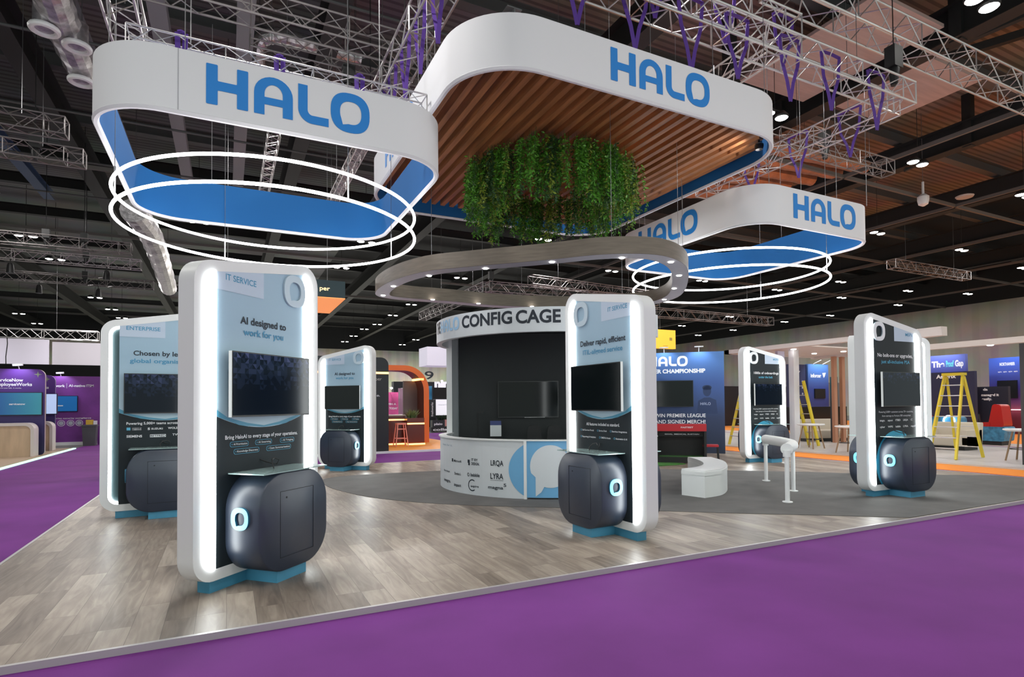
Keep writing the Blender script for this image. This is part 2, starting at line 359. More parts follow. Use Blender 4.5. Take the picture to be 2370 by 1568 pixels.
def make_kiosk(key,s,loc,rot,label,theme,back=True,fr=True):
    root=thing('display_kiosk',label,'kiosk',loc,rot,'tall rounded display kiosks with light strips'); T=.168
    MB().band(outline(s,0,.20),outline(s,.094,.12),0,T,WHITE).build('frame',root,angle=40)
    inner=outline(s,.094,.12); XP=.556
    pan=clip(clip(inner,-XP,1),XP,-1)
    thin= key in('K2','K7')
    for front in (True,False):
        ys=.012 if front else T-.012; d=-1 if front else 1
        # light strips
        for sd in (-1,1):
            st=clip(outline(s,.097,.117),sd*(XP+.002),sd)
            if thin and front:
                o2=outline(s,.094,.12); i2=outline(s,.094+.04,.09)
                mb=MB(); n=len(o2)
                for k in range(n):
                    j=(k+1)%n; q=[o2[k],o2[j],i2[j],i2[k]]; q=clip(q,sd*XP,sd)
                    if len(q)>2: mb.poly([(p[0],ys,p[1]) for p in q],LEDW)
                mb.build('light_strip',root,smooth=False)
                g=MB().poly([(p[0],ys+.04,p[1]) for p in clip(outline(s,.12,.1),sd*XP,sd)],mat('teal_recess',(.015,.035,.04),.4)); g.build('recess',root,smooth=False)
            else:
                MB().prism(st,(.004 if front else T-.004),(-.012 if front else T+.012),LEDW).build('light_strip',root,smooth=False)
    mb=MB()
    if theme=='light':
        mb.prism(pan,.004,T-.004,PALE,side=CHAR)
        y=.002
        arc=[(-XP,1.47)]+[(-XP+2*XP*k/24,1.355+.115*(2*k/24-1)**2) for k in range(1,24)]+[(XP,1.47)]
        low=[(-XP,ZF+.095),(XP,ZF+.095)]+arc[::-1]
        mb.poly([(p[0],y,p[1]) for p in low],CHAR)
        up=[(p[0],p[1]) for p in arc]; 
        for sd in (-1,1):
            c=[(sd*XP,1.47),(sd*.30,1.385),(sd*.18,1.365),(sd*.30,1.40),(sd*.42,1.45),(sd*XP,1.53)]
            mb.poly([(p[0],y-.001,p[1]) for p in c],ARCB)
        mb.poly([(p[0],y-.0005,p[1]) for p in [( -XP,1.472),(-.42,1.452),(-.2,1.40),(0,1.372),(.2,1.40),(.42,1.452),(XP,1.472),(.42,1.425),(.2,1.374),(0,1.357),(-.2,1.374),(-.42,1.425)]],ARCB)
    else:
        mb.prism(pan,.004,T-.004,CHAR,side=CHAR); y=.002
        circ=[(.0+.53*math.cos(2*PI*k/48),.53+.53*math.sin(2*PI*k/48)) for k in range(48)]
        cc=clip(circ,ZF+.1,1,1); cc=clip(clip(cc,-XP,1),XP,-1)
        mb.poly([(p[0],y,p[1]) for p in cc],CIRC)
    # header tab
    tx0=(-XP,-.005) if s>0 else (.005,XP)
    hi=[(p[0],p[1]) for p in clip(clip(pan,tx0[0],1),tx0[1],-1)]
    tb=clip(hi,2.545,1,1); mb.poly([(p[0],.001,p[1]) for p in tb],TAB)
    mb.build('graphic_panel',root,smooth=False)
    # big badge
    b=MB(); badge(b,s*.405,2.69,.315,(BADGEP if theme=='light' else TEXTW),.002,-.016,mat('badge_shade',(.42,.52,.60),.5)); b.build('logo_badge',root)
    # plinth
    MB().box(-.591,.591,.02,.15,0,ZF,PLINTH).build('plinth',root,smooth=False)
    MB().box(-.19,.19,-.317,.02,0,ZF+.003,PLINTH).build('plinth',root,smooth=False)
    if back: MB().box(-.19,.19,.15,.317+.168,0,ZF+.003,PLINTH).build('plinth',root,smooth=False)
    if fr: cabinet_parts(root,0,True)
    if back: cabinet_parts(root,0,False)
    # televisions
    for front in ((True,False) if fr else ()):
        y=-.112 if front else T+.112; d=1 if front else -1
        tv=MB().box(-.494,.494,min(y,y+.035*d),max(y,y+.035*d),1.457,2.021,TVB).box(-.2,.2,min(y+.035*d,.0 if front else T),max(y+.035*d,0 if front else T),1.6,1.9,BLACK).build('television',root,smooth=False)
        ysn=y-.002*d
        sb=MB()
        if key in('K1','K2','K5','K6') and front:
            rnd=random.Random(len(key)+ord(key[1])); nx,nz=22,12; dim=0 if key in('K1','K2') else 1
            for i in range(nx):
                for j in range(nz):
                    xa,xb=-.484+.968*i/nx,-.484+.968*(i+1)/nx; za,zb=1.472+.539*j/nz,1.472+.539*(j+1)/nz; P=[(xa,ysn,za),(xb,ysn,za),(xb,ysn,zb),(xa,ysn,zb)]
                    T2=((0,1,2),(0,2,3)) if (i+j)%2 else ((0,1,3),(1,2,3))
                    for t_ in T2:
                        lv=(j/nz)**1.6*5*rnd.uniform(.1,1.0)-dim*1.2; sb.poly([P[q_] for q_ in t_],TRI[max(0,min(4,int(lv)))])
        else: sb.poly([(-.484,ysn,1.472),(.484,ysn,1.472),(.484,ysn,2.011),(-.484,ysn,2.011)],SCR)
        sb.build('screen',tv,smooth=False)
        if front:
            MB().path([(-.05,-.16,.98),(-.06,-.15,1.02),(-.03,-.12,1.06),(.02,-.10,1.07),(.06,-.12,1.05),(.05,-.10,1.01),(.0,-.04,1.03),(-.05,.0,1.06)],.006,BLACK,6).build('cable',root)
    return root
def lettering(root,fn,name='lettering'):
    mb=LM(root); fn(mb); flush(mb)
Y0=-.0005
def pills(mb,rows,z,h):
    for (x0,x1,t) in rows:
        mb.band(rquad([(x0,z),(x1,z),(x1,z+h),(x0,z+h)],h/2.3,4),rquad([(x0+.003,z+.003),(x1-.003,z+.003),(x1-.003,z+h-.003),(x0+.003,z+h-.003)],h/2.4,4),Y0,Y0-.0005,CYAN)
        cx=x0+.025; cz=z+h/2
        mb.poly([(cx-.01,Y0,cz),(cx-.002,Y0,cz-.002),(cx,Y0,cz-.012),(cx+.002,Y0,cz-.002),(cx+.01,Y0,cz),(cx+.002,Y0,cz+.002),(cx,Y0,cz+.012),(cx-.002,Y0,cz+.002)],CYAN)
        text(mb,t,x0+.04,x1-.014,z+h*.34,h*.36,TEXTW,Y0,.006)
def ai_text(mb):
    text(mb,'IT SERVICE',-.452,-.10,2.64,.052,TEXTB,Y0,.012)
    text(mb,'AI designed to',-.287,.291,2.285,.062,TEXTD,Y0,.02)
    text(mb,'work for you',-.251,.254,2.185,.058,TEXTB,Y0,.016)
    text(mb,'Bring HaloAI to every stage of your operations.',-.453,.456,1.265,.033,TEXTW,Y0,.016)
    pills(mb,[(-.402,-.19,'AI Prioritisation'),(-.11,.10,'AI Swarming'),(.21,.408,'AI Triaging')],1.195,.046)
    pills(mb,[(-.36,-.06,'Knowledge Discovery'),(.03,.36,'Case Summarisation')],1.13,.046)
def deliver_text(mb):
    text(mb,'IT SERVICE',.135,.49,2.645,.05,TEXTB,Y0,.012)
    text(mb,'Deliver rapid, efficient',-.431,.453,2.275,.066,TEXTD,Y0,.02)
    text(mb,'ITIL-aligned service',-.378,.397,2.165,.058,TEXTB,Y0,.014)
    text(mb,'All features included as standard.',-.322,.328,1.275,.035,TEXTW,Y0,.014)
    for z,row in ((1.205,((-.443,'Self-Service Portal',-.17),(-.10,'Service Desk',.09),(.15,'Seamless Integrations',.46))),(1.122,((-.445,'Reporting & Analytics',-.13),(-.06,'CMDB & Assets',.16),(.22,'Automation & AI',.46)))):
        for x,t,x1 in row:
            mb.band([(x+.013+.013*math.cos(k*PI/6),z+.01+.013*math.sin(k*PI/6)) for k in range(12)],[(x+.013+.010*math.cos(k*PI/6),z+.01+.010*math.sin(k*PI/6)) for k in range(12)],Y0,Y0-.0005,CYAN)
            text(mb,t,x+.035,x1,z,.02,TEXTW,Y0,.008)
def enterprise_text(mb):
    text(mb,'ENTERPRISE',-.476,-.066,2.643,.052,TEXTB,Y0,.014)
    text(mb,'Chosen by leading',-.39,.37,2.285,.064,TEXTD,Y0,.02)
    text(mb,'global organisations',-.433,.43,2.18,.056,TEXTB,Y0,.018)
    text(mb,'Powering 5,000+ teams across 100+ countries',-.467,.48,1.30,.036,TEXTW,Y0,.012)
    text(mb,'UNIVERSITY OF',-.40,-.29,1.243,.012,TEXTW,Y0,.004); text(mb,'CAMBRIDGE',-.40,-.29,1.222,.015,TEXTW,Y0,.004); mb.box(-.465,-.42,Y0-.0005,Y0,1.222,1.26,CYAN)
    text(mb,'SUZUKI',-.17,-.03,1.225,.024,TEXTW,Y0,.02); text(mb,'S',-.215,-.185,1.222,.03,TEXTW,Y0,.03)
    text(mb,'WOLSELEY',.035,.24,1.228,.028,TEXTW,Y0,.02)
    text(mb,'SIEMENS',-.466,-.28,1.12,.032,TEXTW,Y0,.02)
    mb.box(-.185,.01,Y0-.0003,Y0,1.115,1.155,TEXTW); text(mb,'BETFRED',-.18,.005,1.121,.028,CHAR,Y0-.0008,.02)
    text(mb,'TWLG',.09,.24,1.13,.03,TEXTW,Y0,.01)
def psa_text(h1,h2,w1,w2):
    def f(mb):
        text(mb,'MSPs',.31,.50,2.64,.05,TEXTB,Y0,.014)
        text(mb,h1,*w1,2.275,.058,TEXTW,Y0,.016); text(mb,h2,*w2,2.17,.054,CYAN,Y0,.014)
        text(mb,'Powering 5,000+ customers across 75+ countries,',-.44,.47,1.355,.03,TEXTW,Y0,.004)
        text(mb,'from startups to Fortune 500 enterprises',-.36,.40,1.29,.03,TEXTW,Y0,.004)
        for z,row in ((1.215,('integra.','aspect','ITBD','LRQA','C')),(1.11,('cyber','WPS','babble','LYRA','magna5'))):
            for i,t in enumerate(row): x=-.42+i*.205; text(mb,t,x,x+(.13 if len(t)>2 else .05),z,.03,TEXTW,Y0,.012)
    return f
R=math.radians
k=make_kiosk('K1',1,(0,0,0),0,'tall white kiosk nearest the camera reading AI designed to work for you','light')
KL=[]
def ab(X,Y,th=R(63.679)): return (X*math.sin(th)+Y*math.cos(th),-X*math.cos(th)+Y*math.sin(th))
def place(o,X,Y,a): x,y=ab(X,Y); o.location=(x,y,0); o.rotation_euler[2]=R(63.679-a)
place(k,-2.304,5.35,18.978); lettering(k,ai_text)
k=make_kiosk('K2',1,(0,0,0),0,'white kiosk headed ENTERPRISE at the left edge of the wooden floor','light'); place(k,-5.022,8.339,59.693); lettering(k,enterprise_text)
k=make_kiosk('K3',1,(0,0,0),0,'smaller-looking white kiosk at the back, beside the black and orange booth','light'); place(k,-4.05,13.922,109.143); lettering(k,ai_text)
k=make_kiosk('K4',-1,(0,0,0),0,'white kiosk in front of the config cage reading Deliver rapid, efficient','light'); place(k,1.09,6.995,151.287); lettering(k,deliver_text)
k=make_kiosk('K5',-1,(0,0,0),0,'kiosk with black graphic reading 1000s of onboardings, behind the white perch rail','dark'); place(k,6.614,15.032,64.375); lettering(k,psa_text('1000s of onboardings','under the belt',(-.40,.50),(-.23,.28)))
k=make_kiosk('K6',-1,(0,0,0),0,'kiosk with black graphic reading No bolt-ons or upgrades, at the right','dark'); place(k,6.361,9.556,64.895); lettering(k,psa_text('No bolt-ons or upgrades,','just all-inclusive PSA',(-.44,.49),(-.35,.41)))
k=make_kiosk('K7',1,(13.72,8.05,0),R(-63),'dark-panelled kiosk at the far right, half hidden behind the No bolt-ons kiosk','dark',False,False)
k=make_kiosk('K8',-1,(12.80,8.02,0),R(20),'pale kiosk almost wholly hidden behind the left side of the No bolt-ons kiosk','dark',False,False)
# ---------------- hanging banners ----------------
def rect_outline(a0,a1,b0,b1,r,n=14): return rquad([(a0,b0),(a1,b0),(a1,b1),(a0,b1)],r,n)
def banner(name,label,a0,a1,b0,b1,z0,z1,r,texts,wires,ztop):
    root=thing(name,label,'hanging banner',((a0+a1)/2,(b0+b1)/2,z0),0,'white and blue hanging ring banners'); cx,cy=(a0+a1)/2,(b0+b1)/2
    O=rect_outline(a0-cx,a1-cx,b0-cy,b1-cy,r); I=rect_outline(a0-cx+.07,a1-cx-.07,b0-cy+.07,b1-cy-.07,r-.07)
    MB().band(O,I,0,z1-z0,FABRIC,'z',BLUEF).build('fabric_band',root,angle=30)
    rim=MB().path([(p[0],p[1],-.008) for p in rect_outline(a0-cx+.035,a1-cx-.035,b0-cy+.035,b1-cy-.035,r-.035)],.042,FABRIC,6,closed=True); rim.build('hem',root)
    for (side,st) in texts:
        mb=MB(); halo(mb,0,0,.535,HALOB,0,2.12); o=mb.build('banner_lettering',root,smooth=False)
        if side=='front': o.location=(st-cx,b0-cy-.006,.155)
        else: o.location=(a0-cx-.006,st-cy,.155); o.rotation_euler[2]=-PI/2
    for (x,y) in wires: MB().tube((x-cx,y-cy,z1-z0),(x-cx,y-cy,ztop-z0),.006,STEELW,5).build('suspension_wire',root)
    return root
seam=mat('seam_grey',(.3,.3,.33),.8)
b1=banner('hanging_banner','white and blue ring banner hanging at the upper left above the large light rings',-1.61,3.16,8.4,13.35,5.35,6.15,.85,[('front',-.26)],[(-1.5,9.6),(-.5,8.42),(1.55,8.42),(-.3,13.3),(2.2,13.3),(3.1,10)],9.5)
MB().box(-.0025-1.4+.05,.0025-1.4+.05,-2.482,-2.4765,0,.8,seam).build('seam',b1,smooth=False).location=(-.0,0,0)
b2=banner('hanging_banner','largest white and blue ring banner, hanging at the centre around a slatted timber ceiling',3.07,9.92,7.4,14.43,6.55,7.35,1.15,[('front',5.46),('left',12.33)],[(5.0,7.43),(6.3,7.43),(7.7,7.43),(9.0,7.43),(9.88,9.5),(3.1,9.5),(3.1,12)],9.2)
b3=banner('hanging_banner','smallest-looking white and blue ring banner hanging at the right',9.69,13.95,8.32,13.1,5.35,6.15,.8,[('front',10.90),('left',12.0)],[(10.2,8.35),(11.2,8.35),(12.4,8.35),(13.5,8.35),(9.72,10.4),(9.72,12),(13.9,11)],9.2)
# slatted timber ceiling
def slat_mat():
    m=mat('slat_timber',(.33,.13,.045),.5,noise=(9,.35,(1.2,.12,1.2))); return m
SL=slat_mat()
sc=thing('slatted_ceiling','brown timber slat ceiling hung inside the largest ring banner','slatted ceiling',(6.5,10.9,6.75))
NS=27
for i in range(NS):
    x=-3.2+i*6.4/(NS-1); e=max(0,abs(x)-2.15); cut=1.15-math.sqrt(max(0,1.15**2-e*e)) if e<1.15 else 1.1
    MB().box(x-.055,x+.055,-3.28+cut*.85,3.28-cut*.85,0,.36,SL).build('slat',sc,smooth=False)
for y in (-2.2,0,2.2): MB().box(-3.25,3.25,y-.03,y+.03,.36,.41,BLACK).build('batten',sc,smooth=False)
for (x,y,t_,pw,lb) in ((9.45,7.95,(5.6,12.5,5.9),85,'small black spotlight inside the right corner of the centre banner'),):
    f_=thing('banner_spotlight',lb,'spotlight',(x,y,6.62)); MB().tube((0,0,.05),(0,0,.25),.02,BLACK,6).build('bracket',f_); MB().lathe((0,0,-.06),[(.07,0),(.085,.05),(.085,.1),(.04,.13)],BLACK,12).build('housing',f_)
    spot('banner_spot_beam',(x,y,6.52),t_,pw,2.2,(1,.96,.9),.08)
# greenery
fol=[mat('leaf_green',(.10,.34,.02),.5,noise=(14,.5)),mat('leaf_dark',(.025,.09,.02),.55),mat('leaf_olive',(.24,.33,.03),.55,noise=(10,.4))]
def strand(seed,length,main):
    rnd=random.Random(seed); mb=MB()
    for s_ in range(8):
        x,y=rnd.gauss(0,.08),rnd.gauss(0,.08); z=.12; px,py=rnd.gauss(0,.08),rnd.gauss(0,.08); L=length*rnd.uniform(.6,1.0); n=int(L*66)
        mb.path([(x,y,.34),(x+px*.5,y+py*.5,-L*.5),(x+px,y+py,-L*.97)],.003,fol[1],3)
        mm=fol[main] if rnd.random()<.72 else fol[rnd.randrange(3)]
        for k_ in range(n):
            t=k_/n; c=Vector((x+px*t+rnd.gauss(0,.012),y+py*t+rnd.gauss(0,.012),.25-t*(L+.2)))
            d=Vector((rnd.gauss(0,1),rnd.gauss(0,1),rnd.uniform(-1.6,.15))).normalized(); l=rnd.uniform(.045,.105); wv=d.cross(Vector((rnd.gauss(0,1),rnd.gauss(0,1),rnd.gauss(0,1)))).normalized()*l*.2
            mb.add([c,c+d*l*.5+wv,c+d*l,c+d*l*.5-wv],[(0,1,2,3)],mm)
    return mb
gr=thing('hanging_foliage','round curtain of green trailing artificial plants hanging under the timber slats','hanging plants',(6.36,10.95,6.42))
protos=[]
for i in range(9):
    o=strand(i,[1.0,1.12,.85][i%3],[0,0,1,2,0,2,0,1,0][i]).build('trailing_plant',gr,smooth=False); protos.append(o)
GR=[]
rg=random.Random(3)
for i in range(62): t=2*PI*i/62; GR.append((1.72*math.cos(t)+rg.gauss(0,.08),1.72*math.sin(t)+rg.gauss(0,.08)))
for i in range(30): t=2*PI*i/30+.1; GR.append((1.3*math.cos(t)+rg.gauss(0,.1),1.5*math.sin(t)+rg.gauss(0,.1)))
for i,(x,y) in enumerate(GR[:96]):
    if i<9: o=protos[i]
    else: o=protos[rg.randrange(9)].copy(); COL.objects.link(o); o.parent=gr
    o.location=(x,y,0); o.rotation_euler[2]=rg.uniform(0,6.28); sc_=rg.uniform(.8,1.1); o.scale=(1,1,sc_)
# LED rings
def led_rings(label,cx,cy,z1,z2,r,ztop):
    root=thing('light_ring_pendant',label,'pendant light',(cx,cy,z2),0,'double white light ring pendants'); n=96
    for z in (z1-z2,0): MB().path([(r*math.cos(2*PI*k/n),r*math.sin(2*PI*k/n),z) for k in range(n)],.025,LEDRING,8,closed=True).build('light_ring',root)
    for t in (R(20),R(110),R(200),R(290)):
        x,y=r*math.cos(t),r*math.sin(t); MB().tube((x,y,0),(x,y,z1-z2),.012,WHITE,6).build('connecting_post',root)
        MB().tube((x,y,z1-z2),(x,y,z1-z2+.12),.014,STEELW,6).tube((x,y,z1-z2),(x,y,ztop-z2),.005,STEELW,5).build('suspension_wire',root)
    return root
led_rings('pair of large glowing white light rings hanging under the upper left banner',.77,10.87,4.96,4.58,2.40,9)
led_rings('pair of glowing white light rings hanging under the right hand banner',11.65,10.9,4.94,4.56,2.38,9)
# wooden halo with spotlights
D=2.4
ov=[(1.165,5.0),(1.19,4.55),(1.33,4.14),(1.58,3.86),(1.98,3.47),(2.23,3.20),(2.47,3.06),(2.69,3.04),(2.96,3.16),(3.25,3.42),(3.68,3.93),(3.86,4.28),(3.86,4.62),(3.6,4.98),(3.2,5.22),(2.5,5.4),(1.95,5.37),(1.5,5.37),(1.25,5.28)]
ovs=spline([(p[0]*D,p[1]*D) for p in ov],6)
def inset(L,d):
    out=[];n=len(L)
    for i in range(n):
        p=Vector(L[i]); t=(Vector(L[(i+1)%n])-Vector(L[i-1])).normalized(); out.append(tuple(p+Vector((-t.y,t.x))*d))
    return out
ovc=(6.1,10.3); loc_=[(p[0]-ovc[0],p[1]-ovc[1]) for p in ovs]
sg=sum(loc_[i][0]*loc_[(i+1)%len(loc_)][1]-loc_[(i+1)%len(loc_)][0]*loc_[i][1] for i in range(len(loc_)))
ins=inset(loc_,.30 if sg>0 else -.30)
oh=thing('oval_canopy','thin oval wood-effect canopy ring with small downlights hanging above the config cage','canopy ring',(*ovc,3.95))
OW=mat('grey_oak_laminate',(.165,.135,.105),.5,noise=(5,.16,(.6,.6,6)))
MB().band(loc_,ins,.004,.285,OW,'z').build('laminate_band',oh,angle=30)
UND=mat('canopy_underside',(.62,.62,.68),.6)
mb=MB(); n=len(loc_); mb.add([(p[0],p[1],0) for p in loc_]+[(p[0],p[1],0) for p in ins],[(k_,(k_+1)%n,n+(k_+1)%n,n+k_) for k_ in range(n)],UND); mb.build('underside',oh,smooth=False)
DL=mat('downlight_glow',(1,1,1),.5,emit=(1,.97,.92),es=14)
for p in [(1.27,5.20),(1.25,4.76),(1.40,4.26),(1.70,3.86),(2.05,3.49),(2.43,3.19),(2.82,3.14),(3.18,3.45),(3.50,3.86),(3.79,4.32),(1.75,5.22),(2.23,5.24),(2.8,5.18),(3.4,4.98)]:
    x,y=p[0]*D-ovc[0],p[1]*D-ovc[1]; MB().lathe((x,y,-.012),[(.042,0),(.048,.011)],DL,12).build('downlight',oh)
for x,y in ((-2.4,.8),(0,-2),(2,-1.5),(2.5,1),(-.5,2.6)): MB().tube((x,y,.25),(x,y,5),.005,STEELW,5).build('suspension_wire',oh)
# ---------------- config cage ----------------
RZ=R(-26.321)
cg=thing('config_cage','round white booth with curved header reading CONFIG CAGE','booth',(5.75,9.95,0),RZ)
def arc_wall(mb,r0,r1,t0,t1,z0,z1,m,mi=None,n=None):
    n=n or max(2,int(abs(t1-t0)/4)); T_=[R(t0+(t1-t0)*k/n) for k in range(n+1)]
    vs=[(r*math.cos(t),r*math.sin(t),z) for t in T_ for (r,z) in ((r0,z0),(r1,z0),(r1,z1),(r0,z1))]
    for k in range(n):
        a=4*k;b=a+4; mb.add([vs[i] for i in (a,a+1,a+2,a+3,b,b+1,b+2,b+3)],[(1,5,6,2),(3,2,6,7),(0,1,5,4)],m); mb.add([vs[i] for i in (a,a+3,b+3,b)],[(0,1,2,3)],mi or m)
    mb.add(vs[:4],[(0,1,2,3)],m); mb.add(vs[-4:],[(0,1,2,3)],m)
CW=mat('cage_white',(.66,.70,.74),.5); CG=mat('cage_grey',(.42,.45,.48),.6); DK=mat('cage_dark',(.018,.022,.024),.6); CB=mat('cage_blue',(.16,.43,.72),.5)
mb=MB(); arc_wall(mb,2.12,2.22,-210,-32,2.72,3.12,CW); mb.build('header',cg)
mb=MB(); arc_wall(mb,2.06,2.16,-196,-104.6,0,.945,CW); mb.build('counter_wall',cg)
mb=MB(); arc_wall(mb,2.04,2.19,-196,-104.6,.945,.965,WHITE); arc_wall(mb,2.04,2.19,-103.9,-32,.945,.965,WHITE); mb.build('counter_ledge',cg)
mb=MB(); arc_wall(mb,2.06,2.16,-103.9,-75,.03,.945,CB); mb.build('counter_door',cg)
mb=MB(); arc_wall(mb,2.06,2.16,-75,-32,0,.945,CW); mb.build('counter_wall',cg)
mb=MB(); arc_wall(mb,2.05,2.19,-104.9,-103.7,0,.965,WHITE,n=1); mb.build('door_post',cg,smooth=False)
mb=MB(); arc_wall(mb,2.05,2.17,18,196-30,0,3.04,WHITE,CG); mb.build('back_wall',cg)
MB().box(-1.86,1.5,.78,.84,0,3.05,DK).build('partition',cg,smooth=False)
mb=MB(); mb.add([(2.1*math.cos(R(t)),2.1*math.sin(R(t)),3.06) for t in range(0,360,10)],[tuple(range(36))],DK); mb.build('roof_panel',cg,smooth=False)
def wrap(mb,r):
    # bend flat lettering (x = arc length from angle -90 deg) on the drum
    for i,v in enumerate(mb.v):
        t=R(-90)+v[0]/r; rr=r-v[1]; mb.v[i]=(rr*math.cos(t),rr*math.sin(t),v[2])
    return mb
def strips(mb,L,y,m,w_=.06):
    x=min(p[0] for p in L); xe=max(p[0] for p in L)
    while x<xe:
        q=clip(clip(L,x,1),x+w_,-1)
        if len(q)>2: mb.poly([(p[0],y,p[1]) for p in q],m)
        x+=w_
def ang(a,r=2.2): return R(a+90)*r
HLB=mat('halo_pale_blue',(.36,.60,.85),.5)
mb=LM(cg,'header_lettering',lambda m_:wrap(m_,2.2)); text(mb,'THE',ang(-166),ang(-157.8),2.875,.2,TEXTD,-.024,.03); halo(mb,ang(-157),2.86,.215,HLB,-.024,ang(-138)-ang(-157))
text(mb,'CONFIG',ang(-136),ang(-109.2),2.87,.195,TEXTD,-.024,.03); text(mb,'CAGE',ang(-107.6),ang(-88.6),2.865,.2,TEXTD,-.024,.03)
g2=lambda a:R(a+90)*2.16
mb=LM(cg,'counter_lettering',lambda m_:wrap(m_,2.16)); y=-.004
for t,a0,a1,z,c in (('LRQA',-120.8,-114.4,.53,.085),('magna',-122.2,-114.6,.145,.05),('5',-114.4,-113.1,.19,.05),('LYRA',-121,-114.5,.31,.09),('babble',-132.5,-126.9,.32,.055),('IT BY',-132,-128,.585,.04),('DESIGN.',-132,-127,.515,.045),('Microsoft',-145.5,-139,.535,.04),('Domino\'s',-145,-139.6,.31,.045),('impact',-145.5,-139.5,.11,.05),('aspire',-132.5,-127.5,.14,.035),('integra.',-158,-149,.15,.05),('Barcleys',-158,-150,.33,.03),('been for it.',-160,-147,.80,.035)):
    text(mb,t,g2(a0),g2(a1),z,c,TEXTD if t!='been for it.' else mat('lettering_grey',(.35,.42,.5),.6),y,.018)
for i,j in ((0,0),(1,0),(0,1),(1,1)): mb.box(g2(-147.6)+i*.028,g2(-147.6)+i*.028+.025,y-.001,y,.535+j*.028,.56+j*.028,TEXTD)
mb.box(g2(-134.4)-.0,g2(-134.4)+.05,y-.001,y,.545,.6,TEXTD); mb.poly([(g2(-133.5)+.022*math.cos(t_),y,.525+.022*math.sin(t_)) for t_ in [k_*PI/6 for k_ in range(12)]],TEXTD)
mb.band([(g2(-134)+.027*math.cos(k_*PI/8),.345+.032*math.sin(k_*PI/8)) for k_ in range(16)],[(g2(-134)+.018*math.cos(k_*PI/8),.345+.022*math.sin(k_*PI/8)) for k_ in range(16)],y,y-.001,TEXTD)
cx_=g2(-131.5)
for k_ in range(14):
    t0,t1=R(55+k_*18),R(55+(k_+1)*18); mb.poly([(cx_+.10*math.cos(t0),y,.17+.10*math.sin(t0)),(cx_+.10*math.cos(t1),y,.17+.10*math.sin(t1)),(cx_+.083*math.cos(t1),y,.17+.083*math.sin(t1)),(cx_+.083*math.cos(t0),y,.17+.083*math.sin(t0))],TEXTD)
mb.box(g2(-121),g2(-114.5),y-.001,y,.285,.290,TEXTD)
flush(mb)
# blue ring behind the speech bubble, left of the door post
mb=MB(); C0=g2(-96)
L=[(C0+.60*math.cos(R(t)),.47+.50*math.sin(R(t))) for t in range(0,360,6)]; L=clip(L,g2(-104.8),-1); L=clip(clip(L,.935,-1,1),.01,1,1)
strips(mb,L,-.004,CB)
bub=[(g2(-93.5)+.33*math.cos(R(t)),.535+.345*math.sin(R(t))) for t in range(-108,199,6)]+[(g2(-99.9),.36),(g2(-99.9),.05),(g2(-97.5),.12)]
mbb=MB(); strips(mbb,bub,-.006,CW)
wrap(mb,2.16).build('blue_graphic',cg,smooth=False); wrap(mbb,2.16).build('speech_bubble',cg,smooth=False)
def xy(X,Y,z=0): a,b=ab(X,Y); return (a,b,z)
tv=thing('television','wide black television on the dark wall inside the config cage','television',xy(.34,12.215),RZ)
MB().box(-.64,.64,-.06,0,1.26,2.03,TVB).build('bezel',tv,smooth=False); MB().poly([(-.625,-.062,1.28),(.625,-.062,1.28),(.625,-.062,2.015),(-.625,-.062,2.015)],SCR).build('screen',tv,smooth=False)
MB().box(-.08,.35,-.064,-.055,1.262,1.268,ALU).build('trim_strip',tv,smooth=False)
tb=thing('notice_stand','small framed white notice standing inside the config cage','notice',xy(-.345,12.0),RZ)
MB().box(-.13,.13,-.015,.01,.86,1.22,BLACK).build('frame',tb,smooth=False); MB().poly([(-.115,-.018,.88),(.115,-.018,.88),(.115,-.018,1.11),(-.115,-.018,1.11)],TEXTW).poly([(-.115,-.018,1.11),(.115,-.018,1.11),(.115,-.018,1.2),(-.115,-.018,1.2)],mat('notice_blue',(.06,.08,.25),.5)).build('sheet',tb,smooth=False); MB().box(-.02,.02,-.005,.005,0,.88,BLACK).box(-.12,.12,-.1,.1,0,.02,BLACK).build('stand',tb,smooth=False)
ml=thing('reading_lamp','thin dark lamp standing at the left of the notice inside the cage','lamp',xy(-.72,12.0),RZ); MB().tube((0,0,0),(0,0,1.38),.01,BLACK,6).build('pole',ml); MB().box(0,.13,-.03,.03,1.36,1.4,BLACK).build('head',ml,smooth=False); MB().lathe((0,0,0),[(.1,0),(.1,.015)],BLACK).build('base',ml)
def chair(x,Y,label):
    c=thing('office_chair',label,'chair',xy(x,Y),RZ,'dark chairs inside the cage'); m=mat('chair_black',(.008,.008,.009),.5)
    MB().prism(rquad([(-.16,.50),(.16,.50),(.13,1.12),(-.13,1.12)],.09,5),-.03,.03,m).build('backrest',c); MB().box(-.17,.17,-.42,-.02,.42,.5,m).build('seat',c); MB().tube((0,-.2,.05),(0,-.2,.42),.03,m).build('column',c); MB().box(-.18,.18,-.22,-.18,0,.05,m).box(-.02,.02,-.45,.05,0,.05,m).build('base',c)
chair(.44,11.6,'black chair under the cage television, left one'); chair(.84,11.6,'black chair under the cage television, right one')
